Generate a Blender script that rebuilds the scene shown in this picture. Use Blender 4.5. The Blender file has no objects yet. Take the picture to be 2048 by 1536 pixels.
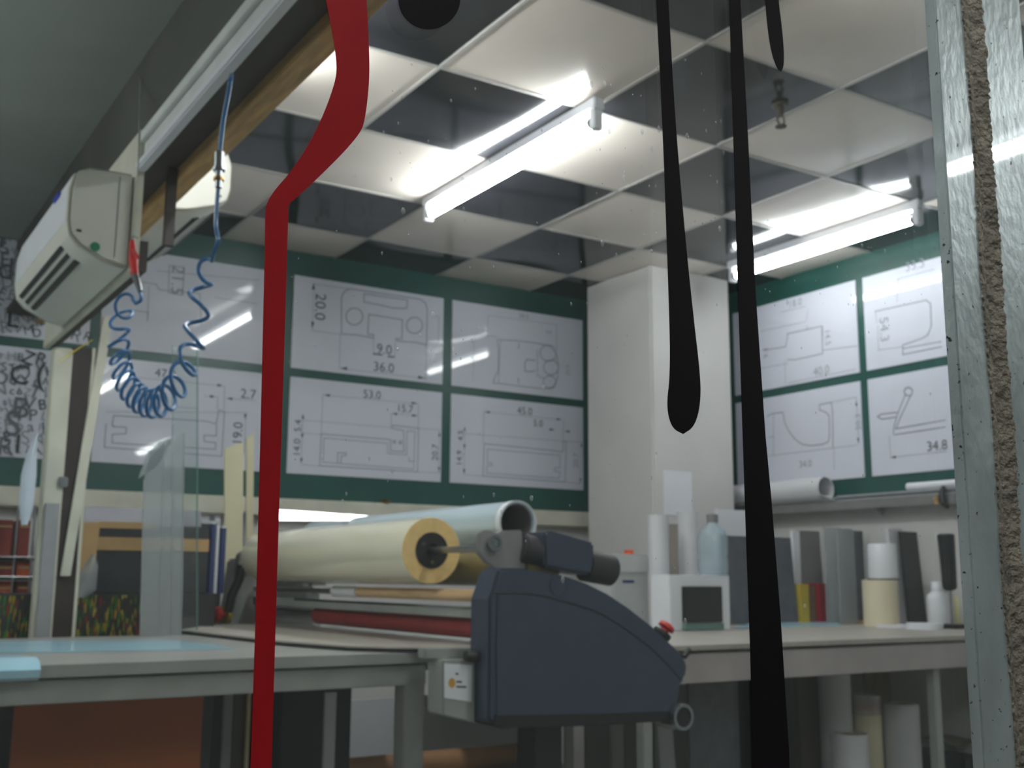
import bpy, bmesh, math, random
from mathutils import Vector, Matrix
random.seed(7)
C = bpy.context.scene.collection
SC = bpy.context.scene
PI = math.pi

# ------------------------------------------------------------------ camera
F = 2217.86
YAW, PIT, ROL = 0.569454776, 0.173275938, 0.005640458
CAM = Vector((-1.605, -2.951, 1.0735))
_f = Vector((math.sin(YAW)*math.cos(PIT), math.cos(YAW)*math.cos(PIT), math.sin(PIT)))
_r = Vector((math.cos(YAW), -math.sin(YAW), 0)); _u = _r.cross(_f)
RT = math.cos(ROL)*_r + math.sin(ROL)*_u; UP = -math.sin(ROL)*_r + math.cos(ROL)*_u; FW = _f
cd = bpy.data.cameras.new('camera'); cam = bpy.data.objects.new('camera', cd); C.objects.link(cam)
cam.matrix_world = Matrix.Translation(CAM) @ Matrix((RT, UP, -FW)).transposed().to_4x4()
cd.sensor_width = 36; cd.lens = F/2048*36; cd.clip_start = 0.02
cd.dof.use_dof = True; cd.dof.focus_distance = 0.54; cd.dof.aperture_fstop = 22
SC.camera = cam

# ------------------------------------------------------------------ world and exposure
SC.view_settings.view_transform = 'Standard'; SC.view_settings.look = 'None'
SC.view_settings.gamma = 1; SC.view_settings.use_curve_mapping = False
SC.view_settings.exposure = 0.0
w = bpy.data.worlds.new('dusk_street'); SC.world = w; w.use_nodes = True
w.node_tree.nodes['Background'].inputs[0].default_value = (0.88, 1.0, 0.97, 1)
w.node_tree.nodes['Background'].inputs[1].default_value = 0.12
TUBE = 74.0

# ------------------------------------------------------------------ points of the room seen along a ray of the calibrated camera
def _ray(x, y): return FW*F + RT*(x-1024) - UP*(y-768)
def on(ax, v, x, y):
    d = _ray(x, y); return CAM + d*((v-CAM[ax])/d[ax])
def onx(v, x, y): return on(0, v, x, y)
def ony(v, x, y): return on(1, v, x, y)
def onz(v, x, y): return on(2, v, x, y)

# ------------------------------------------------------------------ materials
def lin(c):
    return tuple(((v/255)/12.92 if v/255 <= .04045 else ((v/255+.055)/1.055)**2.4) for v in c)
MATS = {}
def pm(name, rgb, rough=.5, metal=0, noise=.08, ns=6, bump=0, bs=40, coat=0, spec=.5, stretch=None, lin_in=False):
    if name in MATS: return MATS[name]
    m = bpy.data.materials.new(name); m.use_nodes = True; nt = m.node_tree; b = nt.nodes['Principled BSDF']
    c = rgb if lin_in else lin(rgb)
    tc = nt.nodes.new('ShaderNodeTexCoord'); mp = nt.nodes.new('ShaderNodeMapping')
    nt.links.new(tc.outputs['Object'], mp.inputs[0])
    if stretch: mp.inputs['Scale'].default_value = stretch
    n = nt.nodes.new('ShaderNodeTexNoise'); n.inputs['Scale'].default_value = ns; n.inputs['Detail'].default_value = 5
    nt.links.new(mp.outputs[0], n.inputs['Vector'])
    r = nt.nodes.new('ShaderNodeValToRGB')
    r.color_ramp.elements[0].position = .3; r.color_ramp.elements[1].position = .7
    r.color_ramp.elements[0].color = (*[max(0, v*(1-noise)) for v in c], 1)
    r.color_ramp.elements[1].color = (*[min(1, v*(1+noise)) for v in c], 1)
    nt.links.new(n.outputs['Fac'], r.inputs[0]); nt.links.new(r.outputs[0], b.inputs['Base Color'])
    b.inputs['Roughness'].default_value = rough; b.inputs['Metallic'].default_value = metal
    b.inputs['Specular IOR Level'].default_value = spec
    if coat: b.inputs['Coat Weight'].default_value = coat; b.inputs['Coat Roughness'].default_value = .04
    if bump:
        n2 = nt.nodes.new('ShaderNodeTexNoise'); n2.inputs['Scale'].default_value = bs; n2.inputs['Detail'].default_value = 4
        nt.links.new(mp.outputs[0], n2.inputs['Vector'])
        bp = nt.nodes.new('ShaderNodeBump'); bp.inputs['Strength'].default_value = bump; bp.inputs['Distance'].default_value = .01
        nt.links.new(n2.outputs['Fac'], bp.inputs['Height']); nt.links.new(bp.outputs[0], b.inputs['Normal'])
    MATS[name] = m; return m
def emit(name, col, s):
    m = bpy.data.materials.new(name); m.use_nodes = True; nt = m.node_tree
    nt.nodes.remove(nt.nodes['Principled BSDF']); e = nt.nodes.new('ShaderNodeEmission')
    e.inputs[0].default_value = (*col, 1); e.inputs[1].default_value = s
    nt.links.new(e.outputs[0], nt.nodes['Material Output'].inputs[0]); return m
def clear(name, tint, alpha, rough=.02, diffuse=(.5, .5, .5), ior=1.5):
    """thin sheet: see-through share, a share of milky diffuse, and a Fresnel reflection"""
    m = bpy.data.materials.new(name); m.use_nodes = True; nt = m.node_tree
    nt.nodes.remove(nt.nodes['Principled BSDF'])
    t = nt.nodes.new('ShaderNodeBsdfTransparent'); t.inputs[0].default_value = (*tint, 1)
    d = nt.nodes.new('ShaderNodeBsdfDiffuse'); d.inputs[0].default_value = (*diffuse, 1)
    mx = nt.nodes.new('ShaderNodeMixShader'); mx.inputs[0].default_value = alpha
    nt.links.new(t.outputs[0], mx.inputs[1]); nt.links.new(d.outputs[0], mx.inputs[2])
    g = nt.nodes.new('ShaderNodeBsdfGlossy'); g.inputs['Roughness'].default_value = rough
    fr = nt.nodes.new('ShaderNodeFresnel'); ge = nt.nodes.new('ShaderNodeNewGeometry'); mr = nt.nodes.new('ShaderNodeMapRange')
    mr.inputs['To Min'].default_value = ior; mr.inputs['To Max'].default_value = 1/ior      # the sheet does not bend rays, so both faces reflect alike
    nt.links.new(ge.outputs['Backfacing'], mr.inputs['Value']); nt.links.new(mr.outputs[0], fr.inputs[0])
    m2 = nt.nodes.new('ShaderNodeMixShader'); nt.links.new(fr.outputs[0], m2.inputs[0])
    nt.links.new(mx.outputs[0], m2.inputs[1]); nt.links.new(g.outputs[0], m2.inputs[2])
    nt.links.new(m2.outputs[0], nt.nodes['Material Output'].inputs[0]); return m

WHITEWALL = pm('white_paint', (206, 204, 202), .6, noise=.05, ns=3, bump=.08)
GREEN = pm('dark_green_board', (22, 74, 68), .35, noise=.12, ns=4)
POSTER = pm('glossy_white_print', (208, 211, 224), .45, noise=.02, coat=.9)
INK = pm('grey_ink', (140, 142, 152), .5)
INKD = pm('dark_ink', (64, 66, 74), .5)
TILEW = pm('white_ceiling_tile', (226, 217, 208), .16, noise=.06, ns=3, spec=.5)
TILEB = pm('black_ceiling_tile', (38, 38, 43), .1, noise=.2, ns=3, spec=.5)
GRIDM = pm('ceiling_grid_metal', (170, 168, 165), .35, noise=.08)
PLASTER = pm('grey_plaster_ceiling', (178, 186, 180), .7, noise=.08, ns=2)
CONC = pm('concrete_floor', (150, 145, 138), .6, noise=.2, ns=4, bump=.2)
ACW = pm('ac_plastic', (222, 220, 210), .35, noise=.05, ns=3)
ACGREY = pm('ac_grille_dark', (28, 27, 30), .5)
WOOD = pm('raw_timber', (190, 152, 98), .7, noise=.35, ns=5, bump=.3, bs=30, stretch=(8, 1, 8))
DWOOD = pm('dark_stained_wood', (48, 36, 34), .6, noise=.25, ns=6)
DWALL = pm('dark_olive_board', (66, 66, 60), .7, noise=.25, ns=4)
CREAMP = pm('cream_paint', (205, 203, 188), .55, noise=.12, ns=8)
RAILW = pm('white_rail', (215, 218, 216), .4, noise=.08, ns=10)
RAILG = pm('grey_rail', (150, 152, 155), .35, noise=.1, ns=10)
GREYM = pm('grey_painted_steel', (152, 154, 151), .5, noise=.1, ns=10)
TOPM = pm('worn_grey_laminate', (150, 151, 148), .35, noise=.12, ns=5)
BENCHM = pm('pale_laminate', (170, 165, 157), .4, noise=.08, ns=5)
APRON = pm('bench_apron_grey', (166, 158, 158), .55, noise=.1, ns=6)
HOUSE = pm('slate_machine_plastic', (52, 62, 80), .45, noise=.06, ns=20, bump=.05, bs=300)
HOUSED = pm('black_machine_plastic', (18, 19, 23), .5)
MOTOR = pm('dark_motor_casing', (52, 50, 54), .45, noise=.15, ns=15)
BRKT = pm('grey_bracket_plate', (138, 136, 136), .4, metal=.2, noise=.08)
CHROME = pm('chrome', (205, 205, 210), .12, metal=1, noise=.02)
STEEL = pm('brushed_steel', (165, 168, 172), .28, metal=1, noise=.1, ns=30)
FILM = pm('cream_film', (236, 232, 206), .12, noise=.03, ns=2, coat=.6)
FILMEND = pm('amber_film_edge', (240, 206, 140), .35, noise=.1, ns=40)
CORE = pm('black_core', (30, 28, 32), .4)
BLUEW = pm('pale_blue_film', (190, 207, 216), .2, noise=.03, coat=.5)
REDR = pm('red_rubber', (140, 38, 38), .45, noise=.15, ns=6, stretch=(1, 4, 1))
DOWEL = pm('light_wood_dowel', (205, 172, 130), .5, noise=.15, ns=6, stretch=(8, 1, 8))
KRAFT = pm('kraft_cardboard', (168, 136, 92), .7, noise=.12, ns=8)
CARDT = pm('cardboard_tube', (165, 120, 78), .6, noise=.15, ns=8)
REDP = pm('red_plastic', (200, 36, 34), .35, noise=.05)
YELP = pm('yellow_plastic', (206, 186, 50), .4, noise=.05)
BLUEH = pm('blue_hose', (24, 98, 152), .35, noise=.08)
VRED = pm('red_vinyl', (150, 22, 28), .6, noise=.03, ns=60, spec=.2)
def backlit(m, col, share):
    """film that lets part of the light behind it through, scattered"""
    nt = m.node_tree; b = nt.nodes['Principled BSDF']; t = nt.nodes.new('ShaderNodeBsdfTranslucent'); t.inputs[0].default_value = (*lin(col), 1)
    x = nt.nodes.new('ShaderNodeMixShader'); x.inputs[0].default_value = share
    nt.links.new(b.outputs[0], x.inputs[1]); nt.links.new(t.outputs[0], x.inputs[2]); nt.links.new(x.outputs[0], nt.nodes['Material Output'].inputs[0])
backlit(VRED, (200, 30, 36), .4)
VBLK = pm('black_vinyl', (15, 11, 14), .6, noise=.06, ns=60, spec=.08)
ORANGE = pm('rust_orange_sheet', (164, 82, 22), .5, noise=.15, ns=2)
DARK = pm('dark_sheet', (48, 48, 52), .35, noise=.2, ns=8)
DKGREY = pm('charcoal_board', (84, 86, 92), .5, noise=.15, ns=18)
MIDGREY = pm('mid_grey_sheet', (116, 115, 115), .4, noise=.1, ns=8)
WPLAST = pm('white_plastic', (226, 228, 234), .4, noise=.04)
WROLL = pm('white_vinyl_roll', (208, 208, 212), .4, noise=.05, ns=3)
CREAMR = pm('cream_roll', (222, 212, 182), .5, noise=.06)
BOOKY = pm('yellow_cover', (190, 164, 60), .5); BOOKR = pm('crimson_cover', (140, 14, 34), .4); BOOKB = pm('brown_cover', (110, 84, 66), .5)
OLIVE = pm('olive_wood_board', (118, 96, 48), .55, noise=.25, ns=4, stretch=(6, 6, 1))
LBLUE = pm('light_blue_film', (164, 206, 224), .3, noise=.12, ns=5, coat=.4)
BLUEPR = pm('blue_print', (46, 58, 104), .4, noise=.15)
DRED = pm('dark_red_carton', (120, 40, 30), .5, noise=.3, ns=8)
BLACKSTEEL = pm('black_steel', (14, 14, 16), .5)
PINKRED = pm('red_tape', (210, 70, 60), .5)
CREAMB = pm('cream_foam_board', (206, 200, 168), .5, noise=.05)
GREENST = pm('green_sticker', (20, 130, 84), .4); BLUEST = pm('blue_badge', (36, 60, 170), .3)
BRASS = pm('brass', (170, 130, 70), .3, metal=1)
GLASS = clear('window_glass', (.96, .975, .97), .012, diffuse=(.6, .65, .62))
ACRYL = clear('grey_acrylic', (.80, .83, .84), .34, rough=.08, diffuse=lin((205, 210, 212)))
CLEARS = clear('clear_glass_sheet', (.95, .98, .97), .02, diffuse=(.5, .6, .58))
BOTTLE = clear('clear_bottle_plastic', (.85, .92, .96), .35, rough=.08, diffuse=lin((200, 216, 226)))
WRAP = clear('clear_wrap', (.95, .95, .95), .4, rough=.1, diffuse=(.7, .7, .68))
GEDGE = pm('green_glass_edge', (96, 128, 120), .2)
TUBEM = emit('tube_light', (.97, 1, 1), TUBE)

def steel_worn():
    m = pm('worn_galvanised_steel', (150, 160, 160), .42, metal=.5, noise=.22, ns=7, bump=.1, bs=60, stretch=(3, 3, 1.6), coat=.35)
    nt = m.node_tree; b = nt.nodes['Principled BSDF']
    src = b.inputs['Base Color'].links[0].from_socket
    n = nt.nodes.new('ShaderNodeTexNoise'); n.inputs['Scale'].default_value = 220; n.inputs['Detail'].default_value = 2
    tc = nt.nodes.new('ShaderNodeTexCoord'); nt.links.new(tc.outputs['Object'], n.inputs['Vector'])
    r = nt.nodes.new('ShaderNodeValToRGB'); r.color_ramp.elements[0].position = .27; r.color_ramp.elements[1].position = .33
    r.color_ramp.elements[0].color = (.05, .05, .045, 1); r.color_ramp.elements[1].color = (1, 1, 1, 1)
    nt.links.new(n.outputs['Fac'], r.inputs[0])
    mx = nt.nodes.new('ShaderNodeMix'); mx.data_type = 'RGBA'; mx.blend_type = 'MULTIPLY'; mx.inputs['Factor'].default_value = 1
    nt.links.new(src, mx.inputs['A']); nt.links.new(r.outputs[0], mx.inputs['B']); nt.links.new(mx.outputs['Result'], b.inputs['Base Color'])
    return m
GALV = steel_worn()
SEAL = pm('dirty_sealant', (108, 102, 90), .8, noise=.35, ns=60, bump=.9, bs=160)

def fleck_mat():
    """dark sheet; thin yellow, green and red flecks paint in a reflection of coloured things"""
    m = bpy.data.materials.new('painted_reflection_flecks'); m.use_nodes = True; nt = m.node_tree; b = nt.nodes['Principled BSDF']
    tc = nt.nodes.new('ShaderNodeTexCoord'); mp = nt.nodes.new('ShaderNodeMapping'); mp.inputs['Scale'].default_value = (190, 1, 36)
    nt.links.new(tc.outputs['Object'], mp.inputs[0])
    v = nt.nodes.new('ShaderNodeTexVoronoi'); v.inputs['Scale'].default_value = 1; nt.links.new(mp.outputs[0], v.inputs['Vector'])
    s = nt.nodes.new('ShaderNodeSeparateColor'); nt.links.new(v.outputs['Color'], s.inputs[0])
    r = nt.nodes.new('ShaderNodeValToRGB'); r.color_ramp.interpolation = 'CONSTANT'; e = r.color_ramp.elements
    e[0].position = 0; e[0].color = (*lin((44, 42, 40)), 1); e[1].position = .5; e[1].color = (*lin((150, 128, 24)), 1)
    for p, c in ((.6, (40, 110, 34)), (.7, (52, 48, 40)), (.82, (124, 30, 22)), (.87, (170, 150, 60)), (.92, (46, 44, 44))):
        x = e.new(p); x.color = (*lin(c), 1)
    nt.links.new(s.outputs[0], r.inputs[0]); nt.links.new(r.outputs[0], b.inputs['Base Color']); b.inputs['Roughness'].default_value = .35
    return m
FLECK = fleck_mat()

# ------------------------------------------------------------------ mesh helpers
class M:
    def __init__(s): s.v = []; s.f = []
    def add(s, vs, fs):
        o = len(s.v); s.v += [tuple(p) for p in vs]; s.f += [tuple(i+o for i in f) for f in fs]; return s
    def box(s, a, b):
        x0, y0, z0 = [min(a[i], b[i]) for i in range(3)]; x1, y1, z1 = [max(a[i], b[i]) for i in range(3)]
        return s.add([(x0,y0,z0),(x1,y0,z0),(x1,y1,z0),(x0,y1,z0),(x0,y0,z1),(x1,y0,z1),(x1,y1,z1),(x0,y1,z1)],
                     [(3,2,1,0),(4,5,6,7),(0,1,5,4),(1,2,6,5),(2,3,7,6),(3,0,4,7)])
    def obox(s, c, ax, ay, az):
        c = Vector(c); vs = [c+ax*i+ay*j+az*k for k in (-1,1) for i, j in ((-1,-1),(1,-1),(1,1),(-1,1))]
        return s.add(vs, [(3,2,1,0),(4,5,6,7),(0,1,5,4),(1,2,6,5),(2,3,7,6),(3,0,4,7)])
    def prism(s, pts, d):
        n = len(pts); d = Vector(d); vs = [Vector(p) for p in pts]; vs += [p+d for p in vs]
        return s.add(vs, [tuple(range(n))[::-1], tuple(range(n, 2*n))] + [(i, (i+1)%n, n+(i+1)%n, n+i) for i in range(n)])
    def cyl(s, p0, p1, r, r1=None, n=24, cap=True):
        return s.tube([p0, p1], [r, r if r1 is None else r1], n, cap)
    def ring(s, p0, p1, ro, ri, n=32):
        p0 = Vector(p0); p1 = Vector(p1); a, b = frame(p1-p0); vs = []
        for p in (p0, p1):
            for r in (ro, ri):
                vs += [p + (a*math.cos(2*PI*i/n)+b*math.sin(2*PI*i/n))*r for i in range(n)]
        fs = []
        for i in range(n):
            j = (i+1)%n
            fs += [(i,j,2*n+j,2*n+i), (n+j,n+i,3*n+i,3*n+j), (j,i,n+i,n+j), (2*n+i,2*n+j,3*n+j,3*n+i)]
        return s.add(vs, fs)
    def tube(s, path, r, n=10, cap=True):
        P = [Vector(p) for p in path]; k = len(P); rs = r if isinstance(r, (list, tuple)) else [r]*k; vs = []; a = None
        for i, p in enumerate(P):
            t = (P[min(i+1,k-1)]-P[max(i-1,0)]).normalized()
            if a is None: a, b = frame(t)
            else:
                a = (a - t*a.dot(t)).normalized(); b = t.cross(a)
            vs += [p+(a*math.cos(2*PI*j/n)+b*math.sin(2*PI*j/n))*rs[i] for j in range(n)]
        fs = [(i*n+j, i*n+(j+1)%n, (i+1)*n+(j+1)%n, (i+1)*n+j) for i in range(k-1) for j in range(n)]
        if cap: fs += [tuple(range(n))[::-1], tuple(range((k-1)*n, k*n))]
        return s.add(vs, fs)
    def lathe(s, c, prof, n=28):
        c = Vector(c); vs = []; k = len(prof)
        for r, z in prof: vs += [c+Vector((r*math.cos(2*PI*j/n), r*math.sin(2*PI*j/n), z)) for j in range(n)]
        fs = [(i*n+j, i*n+(j+1)%n, (i+1)*n+(j+1)%n, (i+1)*n+j) for i in range(k-1) for j in range(n)]
        fs += [tuple(range(n))[::-1], tuple(range((k-1)*n, k*n))]
        return s.add(vs, fs)
    def grid(s, fn, nu, nv):
        vs = [fn(i/nu, j/nv) for j in range(nv+1) for i in range(nu+1)]
        return s.add(vs, [(j*(nu+1)+i, j*(nu+1)+i+1, (j+1)*(nu+1)+i+1, (j+1)*(nu+1)+i) for j in range(nv) for i in range(nu)])
def frame(d):
    d = d.normalized(); h = Vector((0,0,1)) if abs(d.z) < .9 else Vector((1,0,0))
    a = d.cross(h).normalized(); return a, d.cross(a)
ORG = {}
def put(name, m, mat, parent=None, bevel=0, smooth=True, solid=0):
    """links the shapes gathered in m as ONE mesh object whose origin sits at its base"""
    bm = bmesh.new(); vs = [bm.verts.new(p) for p in m.v]
    for f in m.f:
        try: bm.faces.new([vs[i] for i in f])
        except ValueError: pass
    bmesh.ops.recalc_face_normals(bm, faces=bm.faces)
    if solid: bmesh.ops.solidify(bm, geom=bm.faces[:], thickness=solid)
    if bevel:
        es = [e for e in bm.edges if len(e.link_faces) == 2 and e.calc_face_angle(0) > .6]
        bmesh.ops.bevel(bm, geom=es, offset=bevel, segments=2, affect='EDGES', clamp_overlap=True)
    if smooth:
        for f in bm.faces: f.smooth = True
        for e in bm.edges:
            if len(e.link_faces) != 2 or e.calc_face_angle(0) > (.4 if bevel else .7): e.smooth = False
    lo = Vector([min(v.co[i] for v in bm.verts) for i in range(3)]); hi = Vector([max(v.co[i] for v in bm.verts) for i in range(3)])
    o = Vector(((lo.x+hi.x)/2, (lo.y+hi.y)/2, lo.z))
    for v in bm.verts: v.co -= o
    me = bpy.data.meshes.new(name); bm.to_mesh(me); bm.free(); me.materials.append(mat)
    ob = bpy.data.objects.new(name, me); C.objects.link(ob); ORG[ob] = o
    if parent: ob.parent = parent; ob.location = o-ORG[parent]
    else: ob.location = o
    return ob
def tag(o, label, cat, group=None, kind=None):
    if label: o['label'] = label
    if cat: o['category'] = cat
    if group: o['group'] = group
    if kind: o['kind'] = kind
    return o
def thing(name, label, cat, loc, group=None):
    o = bpy.data.objects.new(name, None); C.objects.link(o); o.location = Vector(loc); ORG[o] = Vector(loc); o.empty_display_size = .1
    return tag(o, label, cat, group)
def struct(name, loc=(0,0,0)):
    o = bpy.data.objects.new(name, None); C.objects.link(o); o.location = Vector(loc); ORG[o] = Vector(loc); o['kind'] = 'structure'; return o
def st(o): o['kind'] = 'structure'; return o
_tc = {}
def glyphs(txt, h):
    """flat outline of a word as (verts, faces) centred on 0,0 with cap height h"""
    if txt not in _tc:
        cu = bpy.data.curves.new('glyph', 'FONT'); cu.body = txt; cu.size = 1; cu.align_x = 'CENTER'; cu.align_y = 'CENTER'; cu.resolution_u = 3
        ob = bpy.data.objects.new('glyph', cu); C.objects.link(ob)
        dg = bpy.context.evaluated_depsgraph_get(); me = bpy.data.meshes.new_from_object(ob.evaluated_get(dg))
        _tc[txt] = ([v.co.copy() for v in me.vertices], [tuple(p.vertices) for p in me.polygons])
        bpy.data.objects.remove(ob); bpy.data.meshes.remove(me); bpy.data.curves.remove(cu)
    v, f = _tc[txt]; return [p*(h/.7) for p in v], f
class Ink(M):
    """flat print on a wall plane: the plane point of every mark, lifted just off the sheet"""
    def __init__(s, ax, val, lift, tr): super().__init__(); s.ax = ax; s.val = val; s.tr = tr; s.lift = lift; s.nrm = Vector((-1,0,0)) if ax == 0 else Vector((0,-1,0))
    def P(s, p): return on(s.ax, s.val, *s.tr(p)) + s.nrm*s.lift
    def ln(s, a, b, w=.0045):
        A = s.P(a); B = s.P(b); d = (B-A); 
        if d.length < 1e-5: return
        d.normalize(); n = d.cross(s.nrm)*w/2; A = A-d*w/2; B = B+d*w/2
        s.add([A-n, B-n, B+n, A+n], [(0,1,2,3)])
    def pl(s, pts, w=.0045, close=False):
        q = list(pts)+([pts[0]] if close else [])
        for a, b in zip(q, q[1:]): s.ln(a, b, w)
    def circ(s, c, r, w=.0045, n=22):
        s.pl([(c[0]+r*math.cos(2*PI*i/n), c[1]+r*math.sin(2*PI*i/n)) for i in range(n)], w, True)
    def arrow(s, tip, back, w=.018):
        A = s.P(tip); B = s.P(back); n = (B-A).normalized().cross(s.nrm)*w/2; s.add([A, B+n, B-n], [(0,1,2)])
    def tx(s, t, c, h=.03, rot=0):
        v, f = glyphs(t, h); o = s.P(c); X = Vector((1,0,0)) if s.ax == 1 else Vector((0,-1,0)); Z = Vector((0,0,1)); cr, sr = math.cos(rot), math.sin(rot)
        s.add([o + X*(p.x*cr-p.y*sr) + Z*(p.x*sr+p.y*cr) for p in v], f)

# ================================================================== ROOM SHELL
H = 2.70; YB = 2.2; XR = 2.8; XL = -3.3; YF = -2.5
st(put('floor', M().box((XL-.1, -6, -.06), (XR+.1, YB+.1, 0)), CONC))
wb = struct('wall_back', (0, YB, 0))
put('plaster', M().box((XL, YB+.012, 0), (XR+.1, YB+.1, H+.05)), WHITEWALL, wb)
put('green_board', M().box((XL, YB, 1.445), (XR, YB+.012, H)), GREEN, wb)
put('ledge', M().box((XL, YB-.06, 1.36), (XR, YB+.012, 1.445)), CREAMP, wb, bevel=.006)
wr = struct('wall_right', (XR, 0, 0))
put('plaster', M().box((XR+.012, -2.6, 0), (XR+.1, YB, H+.05)), WHITEWALL, wr)
put('green_board', M().box((XR, -2.4, 1.47), (XR+.012, YB, H)), GREEN, wr)
st(put('wall_left', M().box((XL-.1, -2.6, 0), (XL, YB+.1, H+.05)), WHITEWALL))
st(put('canopy', M().box((XL-.1, -6, 2.385), (XR+.6, -2.62, 2.48)), PLASTER))  # unseen slab added to carry the outside tubes, also shields sky light
# storefront wall around the glass
wf = struct('wall_front', (0, YF, 0))
put('header', M().box((XL, YF-.05, 2.5), (XR, YF+.05, H+.05)), WHITEWALL, wf)
put('sill', M().box((XL, YF-.05, 0), (XR, YF+.05, .1)), WHITEWALL, wf)
# column
pc = st(put('pillar', M().box((2.02, 1.38, 0), (2.58, 1.94, H)), WHITEWALL, bevel=.012))
# ceiling of loose square tiles in a metal grid
ce = struct('ceiling', (0, 0, H))
put('slab', M().box((XL, -2.5, H+.05), (XR, YB, H+.1)), PLASTER, ce)
put('plaster_board', M().box((XL, -2.44, 2.53), (-.9, YB, 2.575)), PLASTER, ce)
T = .6
def tile(x0, y0, x1, y1, mat, nm):
    sag = random.uniform(.003, .011); tx_, ty_ = random.uniform(-.004, .004), random.uniform(-.004, .004)
    ph = random.uniform(-.25, .25)
    def fn(u, v):
        a = math.sin(PI*u)*math.sin(PI*v); z = H+.002-sag*a*(1+ph*math.sin(2*PI*u)) + tx_*(u-.5)*math.sin(PI*v)+ty_*(v-.5)*math.sin(PI*u)
        return (x0+(x1-x0)*u, y0+(y1-y0)*v, z)
    put(nm, M().grid(fn, 10, 10), mat, ce, solid=.004)
ys = [i*T for i in range(-4, 4)]
for ix in range(-2, 5):
    for iy in range(-5, 4):
        x0, x1 = max(ix*T, -.79), min((ix+1)*T, XR); y0, y1 = max(iy*T, -2.44), min((iy+1)*T, YB)
        if x1-x0 < .03 or y1-y0 < .03: continue
        if (ix, iy) == (1, -1): x1 -= .0
        blk = (ix+iy) % 2 == 0
        tile(x0, y0, x1, y1, TILEB if blk else TILEW, 'black_tile' if blk else 'white_tile')
for ix in range(-1, 5):
    put('grid_runner', M().box((ix*T-.006, -2.44, H-.006), (ix*T+.006, YB, H+.001)), GRIDM, ce)
for iy in range(-4, 4):
    put('grid_runner', M().box((-.79, iy*T-.006, H-.0055), (XR, iy*T+.006, H+.0015)), GRIDM, ce)

# ------------------------------------------------------------------ tube lights on the ceiling
DIMTUBE = emit('dimmed_tube_light', (.97, 1, 1), TUBE*.42)  # same tube at lower strength, keeps the right wall from getting too bright
def tube_light(x, y0, y1, label, z=H, glow=None):
    t = thing('tube_light', label, 'lamp', (x, (y0+y1)/2, z-.11), 'fluorescent tube lights')
    put('batten', M().box((x-.022, y0-.02, z-.045), (x+.022, y1+.02, z-.004)), WPLAST, t, bevel=.004)
    put('tube', M().cyl((x, y0+.02, z-.085), (x, y1-.02, z-.085), .019, n=16), glow or TUBEM, t)
    for y in (y0, y1):
        h = put('lamp_holder', M().box((x-.02, y-.014, z-.115), (x+.02, y+.014, z-.046)), WPLAST, t, bevel=.004)
        put('tube_cap', M().cyl((x, y+(.014 if y == y0 else -.014), z-.085), (x, y+(.03 if y == y0 else -.03), z-.085), .02, n=16), STEEL, h)
def yspan(px0, px1):
    a = onz(H-.085, *px0); b = onz(H-.085, *px1); return (a.x+b.x)/2, min(a.y, b.y), max(a.y, b.y)
x, a, b = yspan((865, 432), (1183, 240)); tube_light(x, a, b, 'bare glowing tube light in the middle of the checkered ceiling'); MIDLAMP = Vector((x, (a+b)/2, H-.085))
x, a, b = yspan((1460, 552), (1842, 438)); tube_light(x, a, b, 'bare glowing tube light above the right wall of posters', glow=DIMTUBE)
tube_light(-2.75, -.4, .8, 'tube light on the grey plaster ceiling of the left bay', 2.53)
tube_light(-.5, -.9, .3, 'added fill tube light, unseen above the timber beam of the partition')  # added to brighten the back posters and film roll
tube_light(.45, -2.38, -1.18, 'tube light just inside the shop window')
tube_light(1.235, -4.085, -2.9, 'tube light outside under the added canopy, nearest the steel post', 2.385)
tube_light(-1.2, -3.8, -2.75, 'unseen fill tube light outside under the added canopy, in the middle of three', 2.385)  # added fill for faces turned towards the window
tube_light(-3.0, -4.1, -2.9, 'leftmost unseen fill tube light outside under the added canopy', 2.385)  # another added tube, lifts the window-facing sides
SPK = pm('dark_bronze', (70, 62, 54), .45, metal=.5)
# sprinkler
p = onz(H, 1560, 205); t = thing('sprinkler', 'small sprinkler head hanging from the ceiling between the black drips and steel post', 'sprinkler', (p.x, p.y, H-.09))
put('stem', M().cyl((p.x, p.y, H-.006), (p.x, p.y, H-.05), .011, n=12), SPK, t)
put('rose', M().cyl((p.x, p.y, H-.007), (p.x, p.y, H-.016), .028, n=16), SPK, t)
put('yoke', M().tube([(p.x-.014, p.y, H-.05), (p.x-.017, p.y, H-.07), (p.x, p.y, H-.086), (p.x+.017, p.y, H-.07), (p.x+.014, p.y, H-.05)], .004, 6), SPK, t)
put('deflector', M().cyl((p.x, p.y, H-.086), (p.x, p.y, H-.09), .02, n=14), SPK, t)

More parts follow.
